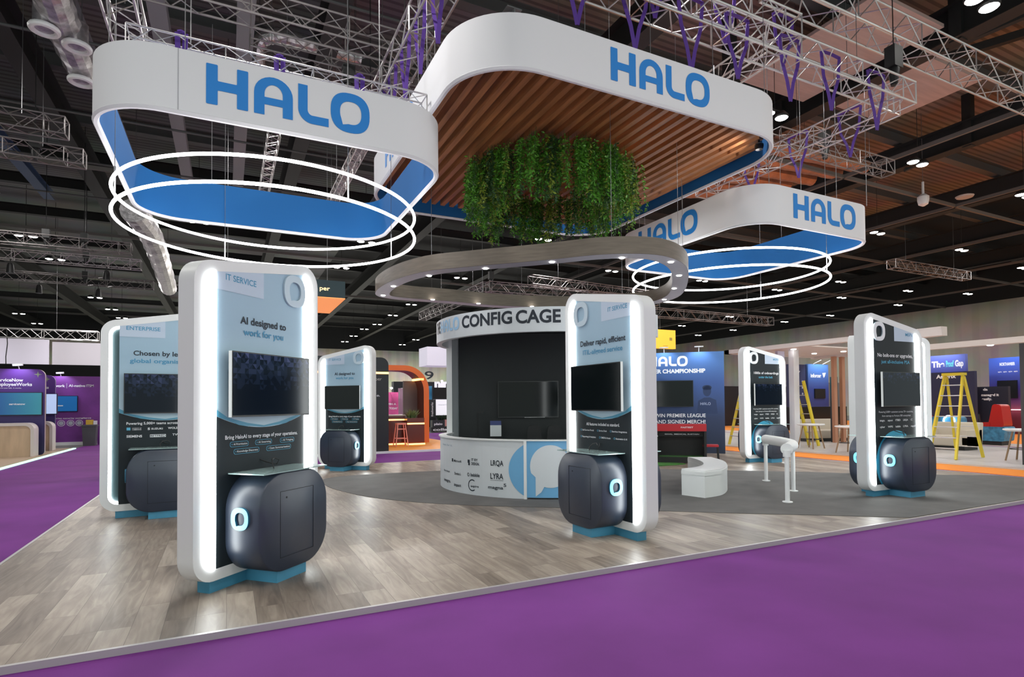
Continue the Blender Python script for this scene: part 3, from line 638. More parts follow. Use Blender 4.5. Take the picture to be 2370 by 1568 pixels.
# ---------------- bench, rail ----------------
vin=mat('white_vinyl',(.78,.80,.80),.45)
fp=[(6.80,7.40),(6.90,6.97)]+spline([(6.90,6.97),(7.4,7.08),(7.97,7.5),(8.45,8.05),(8.80,8.7)],5,False)[1:]+[(8.40,8.95)]+spline([(8.40,8.95),(8.18,8.45),(7.78,7.88),(7.3,7.52),(6.80,7.40)],5,False)[1:-1]
bc=thing('curved_bench','white curved upholstered bench on the grey carpet','bench',(7.6,7.8,0)); fl=[(p[0]-7.6,p[1]-7.8) for p in fp]
MB().prism([(p[0]*.985,p[1]*.985) for p in fl],.006,.36,vin,'z').build('base',bc,angle=30)
MB().prism(fl,.36,.42,vin,'z').prism([(p[0]*.975,p[1]*.975) for p in fl],.42,.445,vin,'z').build('seat_cushion',bc,angle=50)
pr=thing('perch_rail','white padded perch rail on three thin legs','perch rail',(8.6,6.9,0)); P3=[(9.44,7.92),(8.76,6.79),(7.72,6.09)]; q=lambda p,z:(p[0]-8.6,p[1]-6.9,z)
for p in P3: MB().tube(q(p,.006),q(p,.78),.034,WHITE,14).lathe(q(p,.006),[(.075,0),(.075,.012),(.04,.016)],WHITE).build('leg',pr)
ptp=[q(P3[0],.82)]+[q(p,.82) for p in spline([P3[0],(9.1,7.33),(8.80,6.92),(8.45,6.55),P3[2]],6,False)][1:]
MB().path(ptp,.088,vin,18).build('padded_bar',pr)
for i in (0,2): MB().tube(q(P3[i],.70),q(P3[i],.80),.055,WHITE,14).build('collar',pr)
# ---------------- blue championship wall ----------------
P0=ab(6.42466651,17.41412244); dvx=ab(.96744273,-.25309004); rzw=math.atan2(dvx[1],dvx[0])
bw=thing('graphic_wall','blue printed wall reading CHAMPIONSHIP and SIGNED MERCH','display wall',(P0[0],P0[1],0),rzw)
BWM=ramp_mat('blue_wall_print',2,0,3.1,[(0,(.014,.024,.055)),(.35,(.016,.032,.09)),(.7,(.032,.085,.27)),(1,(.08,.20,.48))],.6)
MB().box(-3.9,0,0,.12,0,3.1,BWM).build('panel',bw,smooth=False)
mb=MB(); halo(mb,-2.25,2.68,.3,TEXTW,-.003,1.2)
text(mb,'HEADER CHAMPIONSHIP',-2.50,-.54,2.465,.115,TEXTW,-.003,.04)
text(mb,'WIN PREMIER LEAGUE',-2.05,-.55,1.10,.105,TEXTW,-.003,.012); text(mb,'AND SIGNED MERCH!',-2.05,-.56,.91,.105,TEXTW,-.003,.012)
halo(mb,-1.75,.63,.1,mat('faint_letters',(.25,.3,.45),.6),-.003,.45); mb.build('lettering',bw,smooth=False)
PLY=mat('player_print',(.016,.035,.10),.7)
def lobe(cx,cz,rx,rz_,n=20): return [(cx+rx*math.cos(2*PI*k_/n),-.002,cz+rz_*math.sin(2*PI*k_/n)) for k_ in range(n)]
MB().poly(lobe(-.50,1.90,.12,.17),PLY).poly([(-.80,-.0015,1.2),(-.20,-.0015,1.2),(-.24,-.0015,1.62),(-.42,-.0015,1.70),(-.58,-.0015,1.70),(-.76,-.0015,1.60)],PLY).poly(lobe(-.5,2.0,.14,.08),mat('player_hair',(.02,.04,.1),.7)).build('figure_print',bw,smooth=False)
mb=MB(); halo(mb,-.70,1.47,.08,mat('faint_letters',(0,0,0)),-.004,.3); mb.build('shirt_lettering',bw,smooth=False)
tv=MB().box(-2.0,-.9,-.07,-.01,1.42,2.23,TVB).build('television',bw,smooth=False); MB().poly([(-1.985,-.072,1.435),(-.915,-.072,1.435),(-.915,-.072,2.215),(-1.985,-.072,2.215)],SCR).build('screen',tv,smooth=False)
for x in (-.72,-1.75):
    MB().tube((x,.05,3.1),(x,-.05,3.25),.012,WHITE,6).box(x-.13,x+.13,-.12,-.02,3.24,3.27,WHITE).build('arm_light',bw,smooth=False)
    l=ab(0,0); sp=spot('arm_light_beam',(0,0,0),(0,0,-1),22,1.9,(.75,.87,1)); m_=Matrix.Translation((P0[0],P0[1],0))@Matrix.Rotation(rzw,4,'Z'); lp=m_@Vector((x,-.38,3.3)); tp=m_@Vector((x,.0,2.4)); sp.location=lp; sp.rotation_euler=(tp-lp).to_track_quat('-Z','Y').to_euler()
# football table, stool, turf
tm=MB().box(9.2,10.3,11.05,12.9,.0005,.02,mat('green_turf',(.05,.20,.03),.9,noise=(40,.4))).build('artificial_turf',smooth=False); tag(tm,'strip of bright green artificial turf in front of the blue wall','turf')
rzf=rzw
fx=ab(4.35,14.9); ft=thing('football_table','black football game cabinet with red header in front of the blue wall','game table',(fx[0],fx[1],.02),rzf)
RED=mat('red_print',(.55,.02,.03),.5)
MB().box(-.62,.62,.35,.45,0,.95,BLACK).box(-.62,-.56,-.2,.4,0,.95,BLACK).box(.56,.62,-.2,.4,0,.95,BLACK).build('cabinet',ft,smooth=False)
MB().box(-.62,.62,-.22,.0,.80,.98,RED).build('header',ft,smooth=False); mb=MB(); text(mb,'FASTEST',.0,.3,.88,.035,TEXTW,-.224,.02); text(mb,'GOAL. MEDICAL SUSTAIN',-.4,.45,.70,.03,TEXTW,-.03,.01); mb.box(-.55,.55,-.02,0,.66,.78,BLACK); mb.build('header_lettering',ft,smooth=False)
MB().box(-.55,.55,.0,.35,.1,.14,mat('pitch_green',(.06,.18,.05),.8)).build('pitch',ft,smooth=False)
MB().box(-.62,.62,-.22,-.18,0,.14,BLACK).build('kickboard',ft,smooth=False)
sx=ab(5.15,15.0); st=thing('low_stool','small low black stool with red top beside the football game','stool',(sx[0],sx[1],0),rzf)
MB().box(-.19,.19,-.15,.15,.40,.45,RED).build('seat',st,smooth=False)
for x in (-.17,.17):
    for y in (-.13,.13): MB().obox((x*1.15,y*1.15,0),(x,y,.4),.03,.03,BLACK).build('leg',st,smooth=False)
# ---------------- trusses ----------------
def truss(p,q,label,size=.5,m=ALU,step=None,name='box_truss',group=None,flat=False):
    p=Vector(p);q=Vector(q);L=(q-p).length; d=(q-p)/L; step=step or size; n=max(2,int(round(L/step))); r=size*.048
    u=Vector((0,0,1)); s_=d.cross(u).normalized(); root=thing(name,label,'truss',p,0,group or 'aluminium lighting trusses'); h=size/2
    cs=[a*s_*h+b*u*h for a,b in ((-1,-1),(1,-1),(1,1),(-1,1))]
    mb=MB(); 
    for c in cs: mb.tube(c,c+d*L,r,m,6)
    mb.build('chords',root)
    mb=MB()
    for k_ in range(n):
        a=d*(L*k_/n);b=d*(L*(k_+1)/n)
        for i in range(4):
            c0,c1=cs[i],cs[(i+1)%4]
            if k_%2: c0,c1=c1,c0
            mb.tube(c0+a,c1+b,r*.55,m,4,cap=False)
        if k_%4==0 or k_==n-1:
            for i in range(4): mb.tube(cs[i]+a,cs[(i+1)%4]+a,r*.6,m,4,cap=False)
    for i in range(4): mb.tube(cs[i]+d*L,cs[(i+1)%4]+d*L,r*.8,m,4)
    mb.build('bracing',root)
    for f in (.18,.82):
        e=d*(L*f); MB().tube((e.x,e.y,h*.9),(e.x,e.y,14-p.z),.008,STEELW,4).build('suspension_chain',root)
    return root
for p,q_,lb,sz,m in [
 ((4.5,7.95,8.75),(14.4,7.95,8.75),'silver box truss running above the lettered front face of the centre banner',.5,ALU),
 ((3.5,8.35,9.6),(11.0,8.35,9.6),'silver box truss just above and left of the one over the centre banner face',.5,ALU),
 ((10.75,8.6,9.4),(10.75,13.6,9.4),'silver cross truss linking the two rigs above the centre banner',.45,ALU),
 ((14.4,8.2,8.75),(14.4,14.5,8.75),'silver truss sloping down the photo right of the centre banner',.5,ALU),
 ((14.7,11.8,9.5),(20.3,11.8,9.5),'short silver truss meeting the rig right of the centre banner',.45,ALUD),
 ((10.5,8.45,10.7),(25,8.45,10.7),'long silver truss crossing the upper right corner of the photo',.62,ALU),
 ((3.2,8.0,8.6),(3.2,14.2,8.6),'truss wrapped in purple slings left of the centre banner',.5,ALU),
 ((3.2,14.3,8.6),(9.9,14.3,8.6),'silver truss behind the timber slats above the far side of the centre banner',.5,ALUD),
 ((-1.25,9.35,6.62),(3.0,9.35,6.62),'slim silver truss just above the top edge of the left banner',.3,ALU),
 ((-1.65,8.6,8.5),(-1.65,12.8,8.5),'upright-looking silver truss above the left end of the left banner',.5,ALU),
 ((-1.4,11.8,9.1),(4.4,11.8,9.1),'silver truss crossing the top of the photo between the left and centre banners',.45,ALUD),
 ((.4,12.9,9.1),(4.4,12.9,9.1),'short truss hung with black chain motors above the left banner',.4,ALUD),
 ((1.05,15.5,8.5),(1.05,21.5,8.5),'narrow ladder truss seen through the left banner, left one',.28,ALU),
 ((3.2,15.2,8.5),(3.2,21.5,8.5),'narrow ladder truss seen through the left banner, right one',.28,ALU),
 ((-8.5,17.6,8.5),(-3.6,17.6,8.5),'topmost dark truss at the left edge of the photo',.42,ALUD),
 ((-8.8,19.6,8.5),(-3.6,19.6,8.5),'second dark truss down at the left edge of the photo',.42,ALUD),
 ((-13,30,8.5),(-3.8,30,8.5),'third truss down at the left edge, carrying black spotlights',.45,ALUD),
 ((-10.5,33.2,8.5),(-3.8,33.2,8.5),'fourth truss down at the left edge, brightly lit at its left end',.45,ALU),
 ((-15,38.5,8.5),(-3.8,38.5,8.5),'lowest of the stacked trusses at the left edge of the photo',.45,ALUD),
 ((-19,44,6.03),(-7.3,44,6.03),'white truss rig above the pale banner at far left',.55,ALU),
 ((15.2,28.3,8.5),(26,29.5,8.5),'distant brown truss under the oval canopy, upper one',.5,ALUD),
 ((12,27,7.6),(23,27,7.6),'distant coppery truss under the oval canopy, lower one',.5,ALUD),
 ((12,27,7.6),(12,38,7.6),'distant coppery truss running back from the corner under the oval canopy',.5,ALUD),
 ((34.5,20,9.5),(42.5,20,9.5),'small far truss hanging alone at the right under the dark ceiling',.5,ALUD),
 ((24,31.2,7.8),(38,31.2,7.8),'far truss behind the right hand light rings',.6,ALUD),
 ((24,34,7.6),(24,50,7.6),'far thin truss beyond the yellow hanging sign',.6,ALUD)]:
    truss(p,q_,lb,sz,m)
# purple slings
def sling(x,y,z,dz,label,ax='y',w_=.07,spread=.3,up_=.32):
    mb=MB(); sx_=spread
    d=Vector((1,0,0)) if ax=='x' else Vector((0,1,0))
    c=Vector((0,0,-dz))
    for sg_ in (-1,1): 
        pts=[Vector((0,0,up_))+d*sg_*sx_,Vector((0,0,-.2))+d*sg_*sx_*.8,Vector((0,0,-dz*.6))+d*sg_*sx_*.3,c]
        for a,b in zip(pts[:-1],pts[1:]): mb.obox(a,b,w_,.012,PURPLE,up=(.3,.9,.1))
        mb.obox(pts[0],pts[0]+Vector((0,0,.02))-d*sg_*sx_*1.0,w_,.02,PURPLE)
    o=mb.build('purple_sling',smooth=False); o.location=(x,y,z); return tag(o,label,'sling','purple webbing slings on the trusses')
sl=[(5.2,7.95,8.75,.9),(6.4,7.95,8.75,1.0),(7.7,7.95,8.75,1.1),(8.9,7.95,8.75,.9),(10.4,7.95,8.75,1.0),(11.7,7.95,8.75,.9),(13.3,7.95,8.75,1.0),(9.0,8.35,9.6,.8),(7.2,8.35,9.6,.8),(10.8,8.4,9.6,.7)]
for i,(x,y,z,d_) in enumerate(sl): sling(x,y,z,d_,'purple webbing sling looped round the silver trusses above the centre banner','x')
for y in (9.2,10.2,11.2,12.2,13.2): sling(3.2,y,8.6,.9,'purple webbing sling knotted on the truss left of the centre banner','y')
for y in (9.3,10.8,12.4): sling(14.4,y,8.75,.9,'purple webbing sling on the sloping truss right of the centre banner','y')
for x in (-.6,.7,1.9): sling(x,9.3,6.7,.35,'purple webbing sling on the slim truss above the left banner','x',.07,.05,.17)
sling(-1.65,10.0,8.5,.9,'purple webbing sling on the upright-looking truss at upper left','y')
# chain motors
def motor(x,y,z,label,s_=1):
    t=thing('chain_motor',label,'hoist motor',(x,y,z),0,'black chain hoist motors')
    MB().box(-.16*s_,.16*s_,-.12*s_,.12*s_,-.25*s_,.25*s_,BLACK).build('body',t,smooth=False); MB().tube((0,0,.25*s_),(0,0,14-z),.012,BLACK,5).build('chain',t); MB().lathe((0,0,-.65*s_),[(.07*s_,0),(.13*s_,.35*s_),(.11*s_,.42*s_)],BLACK,10).build('chain_bag',t)
for x,y,z,lb in [(14.0,7.95,9.6,'large black hoist with hanging bag at the right end of the centre banner truss'),(2.3,12.4,8.6,'black chain hoist hanging between the left and centre banners'),(2.9,13.0,8.3,'lower black chain hoist between the left and centre banners'),(17,11.8,9.9,'black hoist on the short truss to the right'),(-5.4,17.6,8.8,'black hoist on the topmost left edge truss'),(-4.7,19.6,8.8,'black hoist on the second left edge truss, right one'),(-5.6,19.6,8.8,'black hoist on the second left edge truss, left one'),(-6.8,30,8.8,'black hoist on the third left edge truss'),(-5.5,30,8.8,'black hoist near the right end of the third left edge truss'),(-6,33.2,8.8,'black hoist on the fourth left edge truss'),(-7,38.5,8.8,'black hoist on the lowest left edge truss'),(12.2,27,8.2,'black hoist at the corner of the coppery trusses'),(22,8.45,11.1,'small dark hoist at the far right on the long corner truss')]: motor(x,y,z,lb,1.0 if z>9.3 else .8)
# spotlights on left trusses
for x,y,z in ((-8.8,33.2,8.0),(-10.2,33.2,8.0),(-5.2,33.2,8.0),(-9,38.5,8.0),(-6.4,38.5,8.0)):
    t=thing('stage_spotlight','small black stage spotlight hung under a left edge truss','spotlight',(x,y,z),0,'stage spotlights on the left trusses')
    MB().tube((0,0,.45),(0,0,.1),.02,BLACK,6).build('yoke',t); MB().lathe((0,0,-.35),[(.15,0),(.12,.35),(.08,.45)],BLACK,12).build('housing',t)
# ---------------- ceiling ----------------
def deck_mat(name,c,sc_=5.0,axis=0,lo=.55):
    m=mat(name,c,.75); nt=m.node_tree; b=nt.nodes['Principled BSDF']; N=nt.nodes.new; L=nt.links.new
    tc=N('ShaderNodeTexCoord'); wv=N('ShaderNodeTexWave'); wv.bands_direction='XY'[axis]; wv.inputs['Scale'].default_value=sc_; wv.inputs['Distortion'].default_value=0
    r=N('ShaderNodeValToRGB'); r.color_ramp.elements[0].color=(*[v*lo for v in c],1); r.color_ramp.elements[1].color=(*c,1); r.color_ramp.elements[0].position=.25; r.color_ramp.elements[1].position=.45
    n=N('ShaderNodeTexNoise'); n.inputs['Scale'].default_value=.35; n.inputs['Detail'].default_value=4; mx=N('ShaderNodeMixRGB'); mx.blend_type='MULTIPLY'; mx.inputs[0].default_value=.6
    L(tc.outputs['Object'],wv.inputs['Vector']); L(wv.outputs['Fac'],r.inputs[0]); L(tc.outputs['Object'],n.inputs['Vector']); L(r.outputs[0],mx.inputs[1]); L(n.outputs['Color'],mx.inputs[2]); L(mx.outputs[0],b.inputs['Base Color']); return m
DZ=14.0
o=MB().box(-70,8,-14,110,DZ,DZ+.1,deck_mat('dark_deck',(.25,.255,.25),1.0,1)).build('ceiling',smooth=False); o['kind']='structure'
o=MB().box(8,40,-14,26,DZ,DZ+.1,deck_mat('brown_deck',(.36,.26,.22),1.1,1)).build('ceiling',smooth=False); o['kind']='structure'
BK=mat('black_deck',(.014,.015,.016),.8)
o=MB().box(8,110,26,110,DZ,DZ+.1,BK).box(40,110,-14,26,DZ,DZ+.1,BK).build('ceiling',smooth=False); o['kind']='structure'
# pale plywood-like panels
PLW=mat('pink_grey_panel',(.52,.40,.37),.7,noise=(2,.12,(.3,3,1)))
for x0,x1,y0,y1,lb in ((15.2,18.3,9.0,13.5,'pale pinkish ceiling panel seen between the trusses at upper right'),(19.4,22.5,10,13.2,'smaller pale ceiling panel right of the large one')):
    o=MB().box(x0,x1,y0,y1,12.2,12.3,PLW).build('ceiling_panel',smooth=False); tag(o,lb,'ceiling panel')
def beam(p,q,w_,h_,m,label,group,name='roof_beam'):
    c=Vector(p); mb=MB(); d=Vector(q)-c
    mb.obox((0,0,h_/2),d+Vector((0,0,h_/2)),w_,.03,m); mb.obox((0,0,-h_/2),d+Vector((0,0,-h_/2)),w_,.03,m); mb.obox((0,0,0),d,.03,h_,m)
    o=mb.build(name,smooth=False); o.location=c; return tag(o,label,'roof beam',group)
GA=[-22,-13.8,-5.6,2.6,10.6,18.8,27,35.4,43.6,52]
for i,a in enumerate(GA):
    beam((a,-10,12.4),(a,100,12.4),.55,1.0,DKSTEEL,'dark steel girder running back along the hall roof','main roof girders','roof_girder')
bs=[2,6.4,10.8,15.2,19.6,24,28.4,32.8,37.2,43,50,58,66,76,86]
for i,b_ in enumerate(bs):
    beam((-40,b_,13.3),(64,b_,13.3),.35,.5,GREYSTEEL if b_<30 else DKSTEEL,'grey steel purlin crossing the hall roof from side to side','roof purlins','roof_purlin')
# secondary beams at left, wide grey flanges, one with blue light painted into its colour
BLS=mat('blue_lit_steel',(.05,.10,.20),.5)
for i,a in enumerate([-9.6,-7.6,-3.6,-1.6,.4,4.6,6.6]):
    beam((a,13,11.6),(a,34,11.6),.42,.3,BLS if a==-7.6 else mat('mid_steel',(.28,.30,.31),.5),'flat grey secondary beam above the left banner' if a!=-7.6 else 'flat beam at the left coloured as if lit blue','secondary roof beams' if a!=-7.6 else None,'secondary_beam')
for i,b_ in enumerate([14,18.4,23,27.5,32]): 
    o=MB().tube((-14,0,0),(7,0,0),.04,GREYSTEEL,6).build('ceiling_pipe'); o.location=(0,b_,11.2); tag(o,'thin grey pipe crossing above the left banner','pipe','thin pipes above the left banner')
# diagonal roof braces & columns at right
for (p,q_) in [((18.8,12.5,12.2),(24,9,13.8)),((18.8,9.5,11.9),(23,6.5,13.8)),((27,15,11.9),(31,11,13.8)),((18.8,20,11.9),(22,16,13.8)),((27,22,11.9),(31,18,13.8))]:
    o=MB().obox((0,0,0),Vector(q_)-Vector(p),.25,.25,DKSTEEL).build('roof_brace',smooth=False); o.location=p; tag(o,'dark diagonal steel brace under the brown roof deck','roof brace','diagonal roof braces')
for (x,y,h_) in [(18.8,8.9,2.2),(18.8,14.8,2.2),(27,12.5,2.2),(14.2,13,2.0)]:
    o=MB().box(-.16,.16,-.16,.16,0,h_,DKSTEEL).build('roof_post',smooth=False); o.location=(x,y,11.85); tag(o,'short dark steel post under the roof deck at the right','roof post','short roof posts')
# thin rails under right ceiling
for i,(p,q_) in enumerate([((22,4,10.5),(22,60,10.5)),((30,4,10.5),(30,60,10.5)),((38,4,10.5),(38,60,10.5)),((46,4,10.5),(46,60,10.5)),((54,4,10.5),(54,60,10.5)),((14,14.5,10.5),(62,14.5,10.5)),((14,22.5,10.5),(62,22.5,10.5)),((14,31,10.5),(62,31,10.5)),((14,40,10.5),(62,40,10.5)),((-30,26,10.5),(8,26,10.5)),((-30,36,10.5),(8,36,10.5)),((-30,48,10.5),(14,48,10.5))]):
    o=MB().obox((0,0,0),Vector(q_)-Vector(p),.1,.14,mat('rail_grey',(.14,.13,.12),.6)).build('service_rail',smooth=False); o.location=p; tag(o,'thin grey service rail hung below the black ceiling','rail','service rails under the ceiling')
# hall walls
WP=deck_mat('hall_wall_panel',(.60,.56,.50),.22,1,.93)
o=MB().box(62,62.3,-14,96,-.3,10.5,WP).build('wall_right',smooth=False); o['kind']='structure'
o=MB().box(-70,62,95,95.3,-.3,10.6,deck_mat('hall_wall_panel_far',(.80,.77,.64),.22,0,.9)).build('wall_back',smooth=False); o['kind']='structure'
o=MB().box(-70,110,95,95.3,10.6,14.0,BK).build('wall_back',smooth=False); o['kind']='structure'
o=MB().box(62,62.3,-14,96,10.5,14.0,BK).build('wall_right',smooth=False); o['kind']='structure'
o=MB().box(-70,-69.7,10,96,-.3,14.0,BK).build('wall_left',smooth=False); o['kind']='structure'
# ceiling lamps in pairs
lampg=mat('lamp_glow',(1,1,1),.5,emit=(1,.98,.93),es=22)
LM=[(-1.05,4.22),(-1.04,4.81),(-1.08,6.35),(-1.06,7.05),(-1.98,7.75),(-2.02,8.58),(-1.06,7.69),(-.14,3.52),(.76,3.53),(.74,4.27),(1.65,4.23),(1.64,5.56),(1.65,6.31),(1.66,7.10),(1.61,7.61),(1.63,8.43),(1.65,9.23),(2.59,8.55),(2.60,9.34),(1.72,3.03),(2.60,3.54),(3.46,2.08),(4.37,2.08),(3.49,1.39),(2.60,1.39),(1.71,1.37),(1.70,.75),(4.59,3.07),(3.49,3.52),(4.39,3.53),(5.30,3.54),(5.54,3.07),(6.22,2.92),(6.26,3.57),(5.32,4.31),(5.25,4.87),(6.27,4.33),(6.23,4.91),(5.29,5.70),(6.27,5.76),(6.26,6.41),(5.40,2.17)]
lp=None
for i,(a,b_) in enumerate(LM):
    if lp is None:
        lp=thing('hall_lamp','pair of round glowing lamps hung from the hall ceiling','ceiling lamp',(0,0,0),0,'paired round hall ceiling lamps')
        for x in (-.3,.3):
            MB().lathe((x,0,.03),[(.2,0),(.22,.05),(.1,.2)],DKSTEEL,14).build('housing',lp); MB().lathe((x,0,0),[(.15,0),(.19,.03)],lampg,14).build('lens',lp)
        MB().tube((0,0,.2),(0,0,3.5),.012,DKSTEEL,4).build('stem',lp); MB().box(-.3,.3,-.02,.02,.2,.24,DKSTEEL).build('crossbar',lp,smooth=False)
        o=lp
    else: o=copy_tree(lp)
    o.location=(a*9,b_*9,10.5); LAMPS.append((a*9,b_*9))
for a in (-8,.5,8.5,17,25,33,42,52):
    for b_ in (0,9,18,28,42,60,80):
        if a<40 or b_<45: area('hall_light',(a,b_,10.3),.5,LAMP_W if b_<30 else (LAMP_W*3 if b_<60 else LAMP_W*9),(1,.97,.93))
# ducts
def duct(pts,r,label,m,name='air_duct'):
    t=thing(name,label,'air duct',pts[0],0); P=[Vector(p)-Vector(pts[0]) for p in pts]; s_=spline([tuple(p) for p in P],10,False)
    for q_ in (s_[2],s_[-3]): MB().tube((q_[0],q_[1],q_[2]+r*.8),(q_[0],q_[1],14-pts[0][2]),.01,STEELW,4).build('hanger',t)
    MB().path(s_,r,m,14,radii=[r*(1+.05*math.sin(i*1.9)) for i in range(len(s_))]).build('duct_body',t,angle=20); return t
SILV=mat('crinkled_foil',(.55,.52,.54),.3,.85,noise=(8,.3),bump=.9)
d_=duct([(-3.19,12.8,10),(-3.24,14.2,10),(-3.28,15.8,10),(-3.25,17.5,10)],.36,'silver foil air duct with round outlets at the upper left',SILV)
for (x,y) in ((-3.50,15.15),(-3.02,15.59),(-3.25,17.22)):
    p0=(x-d_.location[0],y-d_.location[1],-.42); MB().tube((p0[0],p0[1],.1),p0,.21,SILV,16).path([(p0[0]+.23*math.cos(k_*PI/8),p0[1]+.23*math.sin(k_*PI/8),p0[2]) for k_ in range(16)],.06,WHITE,8,closed=True).build('outlet',d_)
duct([(-3.0,24,8.5),(-2.8,27,8.5),(-2.88,32,8.5),(-3.1,39,8.5)],.42,'crinkled silver duct behind the left light rings',SILV)
d_=duct([(.84,18.4,11.2),(.8,17.7,11.9),(1.23,17.45,12.1),(1.92,17.4,12.1),(2.65,17.44,12.1),(3.6,17.5,12.1)],.2,'bent silver pipe high above the left banner lettering',SILV)
COP=mat('copper_toned_duct',(.46,.25,.17),.4,.6,noise=(3,.2))
for i in range(6): duct([(17+i*.2,15.0+i*.9,11.2-.05*i),(20,14.8+i*.9,11.2),(23.5-.4*i,14.6+i*.9,11.2)],.28,['topmost','second','third','fourth','fifth','lowest'][i]+' coppery round duct in the bundle above the right banner',COP)
duct([(44,16.5,11.4),(49,15.0,11.3),(54,13.5,11.3)],.4,'lone coppery duct under the black ceiling at the far right',COP)
cm=thing('dome_camera','white dome security camera hanging at the right under the black ceiling','camera',(26.9,14.2,10.1)); MB().tube((0,0,.35),(0,0,.9),.05,WHITE,8).tube((0,0,.9),(0,0,3.9),.012,STEELW,5).build('stem',cm); MB().lathe((0,0,0),[(.05,-.16),(.18,-.08),(.22,.1),(.22,.25),(.1,.36)],WHITE,16).build('dome',cm)
sk=MB().lathe((0,0,0),[(.3,0),(.34,.06),(.2,.12)],mat('duct_grey',(.45,.42,.4),.5),16).build('ceiling_speaker'); sk.location=(28.5,13.4,10.3); tag(sk,'round pale ceiling speaker beside the dome camera','speaker')
# ---------------- left hand booths ----------------
SN=ramp_mat('purple_wall_print',2,0,2.9,[(0,(.018,.020,.075)),(.45,(.045,.025,.14)),(1,(.13,.035,.30))],.5)
SN2=mat('magenta_wall_print',(.17,.035,.25),.55,noise=(1.2,.25))
PKE=mat('pinkish_edge',(.50,.38,.40),.5)
fl_=MB().box(-40,-5.30,12,27.4,-.045,0,mat('pale_vinyl',(.55,.42,.30),.5)).build('floor',smooth=False); fl_['kind']='structure'
o=MB().box(-5.30,-5.22,12,27.4,-.045,-.005,mat('green_white_led',(.6,1,.8),.5,emit=(.35,1,.62),es=1.4)).build('floor_edge_light',smooth=False); tag(o,'glowing pale green strip light along the edge of the left booth floor','strip light')
def slab_panel(root,x0,x1,z1,t,m,edge,r=.22):
    out=rquad([(x0,0),(x1,0),(x1,z1),(x0,z1)],[.02,.12,r,.02],6)
    MB().prism(out,0,t,m,'y',side=edge).build('panel',root,smooth=False)
def counter(name,label,x,y,w_,h_,d_):
    c=thing(name,label,'counter',(x,y,0)); O=rquad([(-w_/2,0),(w_/2,0),(w_/2,h_),(-w_/2,h_)],[.01,.01,.22,.22],6); I=rquad([(-w_/2+.09,.0),(w_/2-.09,.0),(w_/2-.09,h_-.09),(-w_/2+.09,h_-.09)],[.005,.005,.16,.16],6)
    MB().band(O,I,0,d_,mat('pinkish_white',(.66,.60,.58),.5)).build('surround',c); MB().prism(I,.05,d_-.05,WOODP).build('front_panel',c,smooth=False)
STAR=mat('star_metal',(.25,.3,.2),.4)
bp_=thing('booth_backdrop','purple rounded booth panel at the left edge with teal screen','display panel',(0,23.9,0))
slab_panel(bp_,-9.2,-5.40,2.82,.12,SN,PKE)
sc_=MB().box(-8.3,-5.46,-.05,0,1.31,2.06,TVB).build('screen_frame',bp_,smooth=False)
TEAL=ramp_mat('teal_screen',0,-8.3,-5.4,[(0,(.01,.16,.40)),(.6,(.01,.08,.24)),(1,(.03,.22,.27))],.2); b_=TEAL.node_tree.nodes['Principled BSDF']; TEAL.node_tree.links.new(b_.inputs['Base Color'].links[0].from_socket,b_.inputs['Emission Color']); b_.inputs['Emission Strength'].default_value=.4
MB().poly([(-8.28,-.052,1.33),(-5.48,-.052,1.33),(-5.48,-.052,2.04),(-8.28,-.052,2.04)],TEAL).build('screen',sc_,smooth=False)
mb=MB(); text(mb,'ServiceNow',-6.68,-5.97,2.41,.10,TEXTW,-.003,.03); text(mb,'EmployeeWorks',-6.70,-5.74,2.27,.10,TEXTW,-.003,.03); text(mb,"work is not just talk. It works.",-6.75,-6.01,2.18,.035,TEXTW,-.003,.004); text(mb,'servicenow',-6.31,-5.90,1.65,.055,TEXTW,-.056,.03)
mb.poly([(-5.59+ (.11 if k_%2==0 else .03)*math.cos(k_*PI/4),-.004,2.65+(.11 if k_%2==0 else .03)*math.sin(k_*PI/4)) for k_ in range(8)],STAR); mb.build('lettering',bp_,smooth=False)
counter('counter','arch-fronted wooden counter before the left purple panel',-6.36,23.2,1.7,1.07,.5)
bp2=thing('booth_backdrop','narrow purple panel showing between the left panel and the magenta back wall','display panel',(0,26.5,0)); slab_panel(bp2,-8.6,-5.69,2.75,.12,SN,SN)
mb=MB(); mb.poly([(-5.93+ (.10 if k_%2==0 else .03)*math.cos(k_*PI/4),-.004,2.6+(.10 if k_%2==0 else .03)*math.sin(k_*PI/4)) for k_ in range(8)],STAR); text(mb,'Works',-6.3,-5.88,2.25,.09,TEXTW,-.003,.03); mb.build('lettering',bp2,smooth=False)
tvp=MB().box(-5.95,-5.61,-.08,-.0,1.30,2.07,TVB).build('screen_frame',bp2,smooth=False); MB().poly([(-5.93,-.082,1.33),(-5.63,-.082,1.33),(-5.63,-.082,2.05),(-5.93,-.082,2.05)],mat('pale_screen',(.4,.5,.7),.3,emit=(.36,.46,.68),es=.8)).build('screen',tvp,smooth=False)
counter('counter','second arch-fronted wooden counter, behind the left purple panel',-6.3,26.0,1.3,1.06,.45)
bk=thing('booth_wall','magenta booth back wall lettered AI-native ITSM','display wall',(0,30.2,0)); MB().box(-10,-4.2,0,.1,-.045,2.88,SN2).build('panel',bk,smooth=False); MB().box(-10,-5.35,-.02,0,-.045,.09,WHITE).build('skirting',bk,smooth=False)
mb=MB(); text(mb,'work',-6.52,-6.15,2.42,.10,TEXTW,-.003,.03); mb.box(-6.10,-6.09,-.004,-.003,2.37,2.58,TEXTW); text(mb,'AI-native',-6.03,-5.46,2.43,.10,TEXTW,-.003,.02); text(mb,'ITSM',-5.42,-5.16,2.43,.10,TEXTW,-.003,.002); text(mb,'Enterprise security compliance',-6.75,-5.24,1.07,.06,TEXTW,-.003,.004)
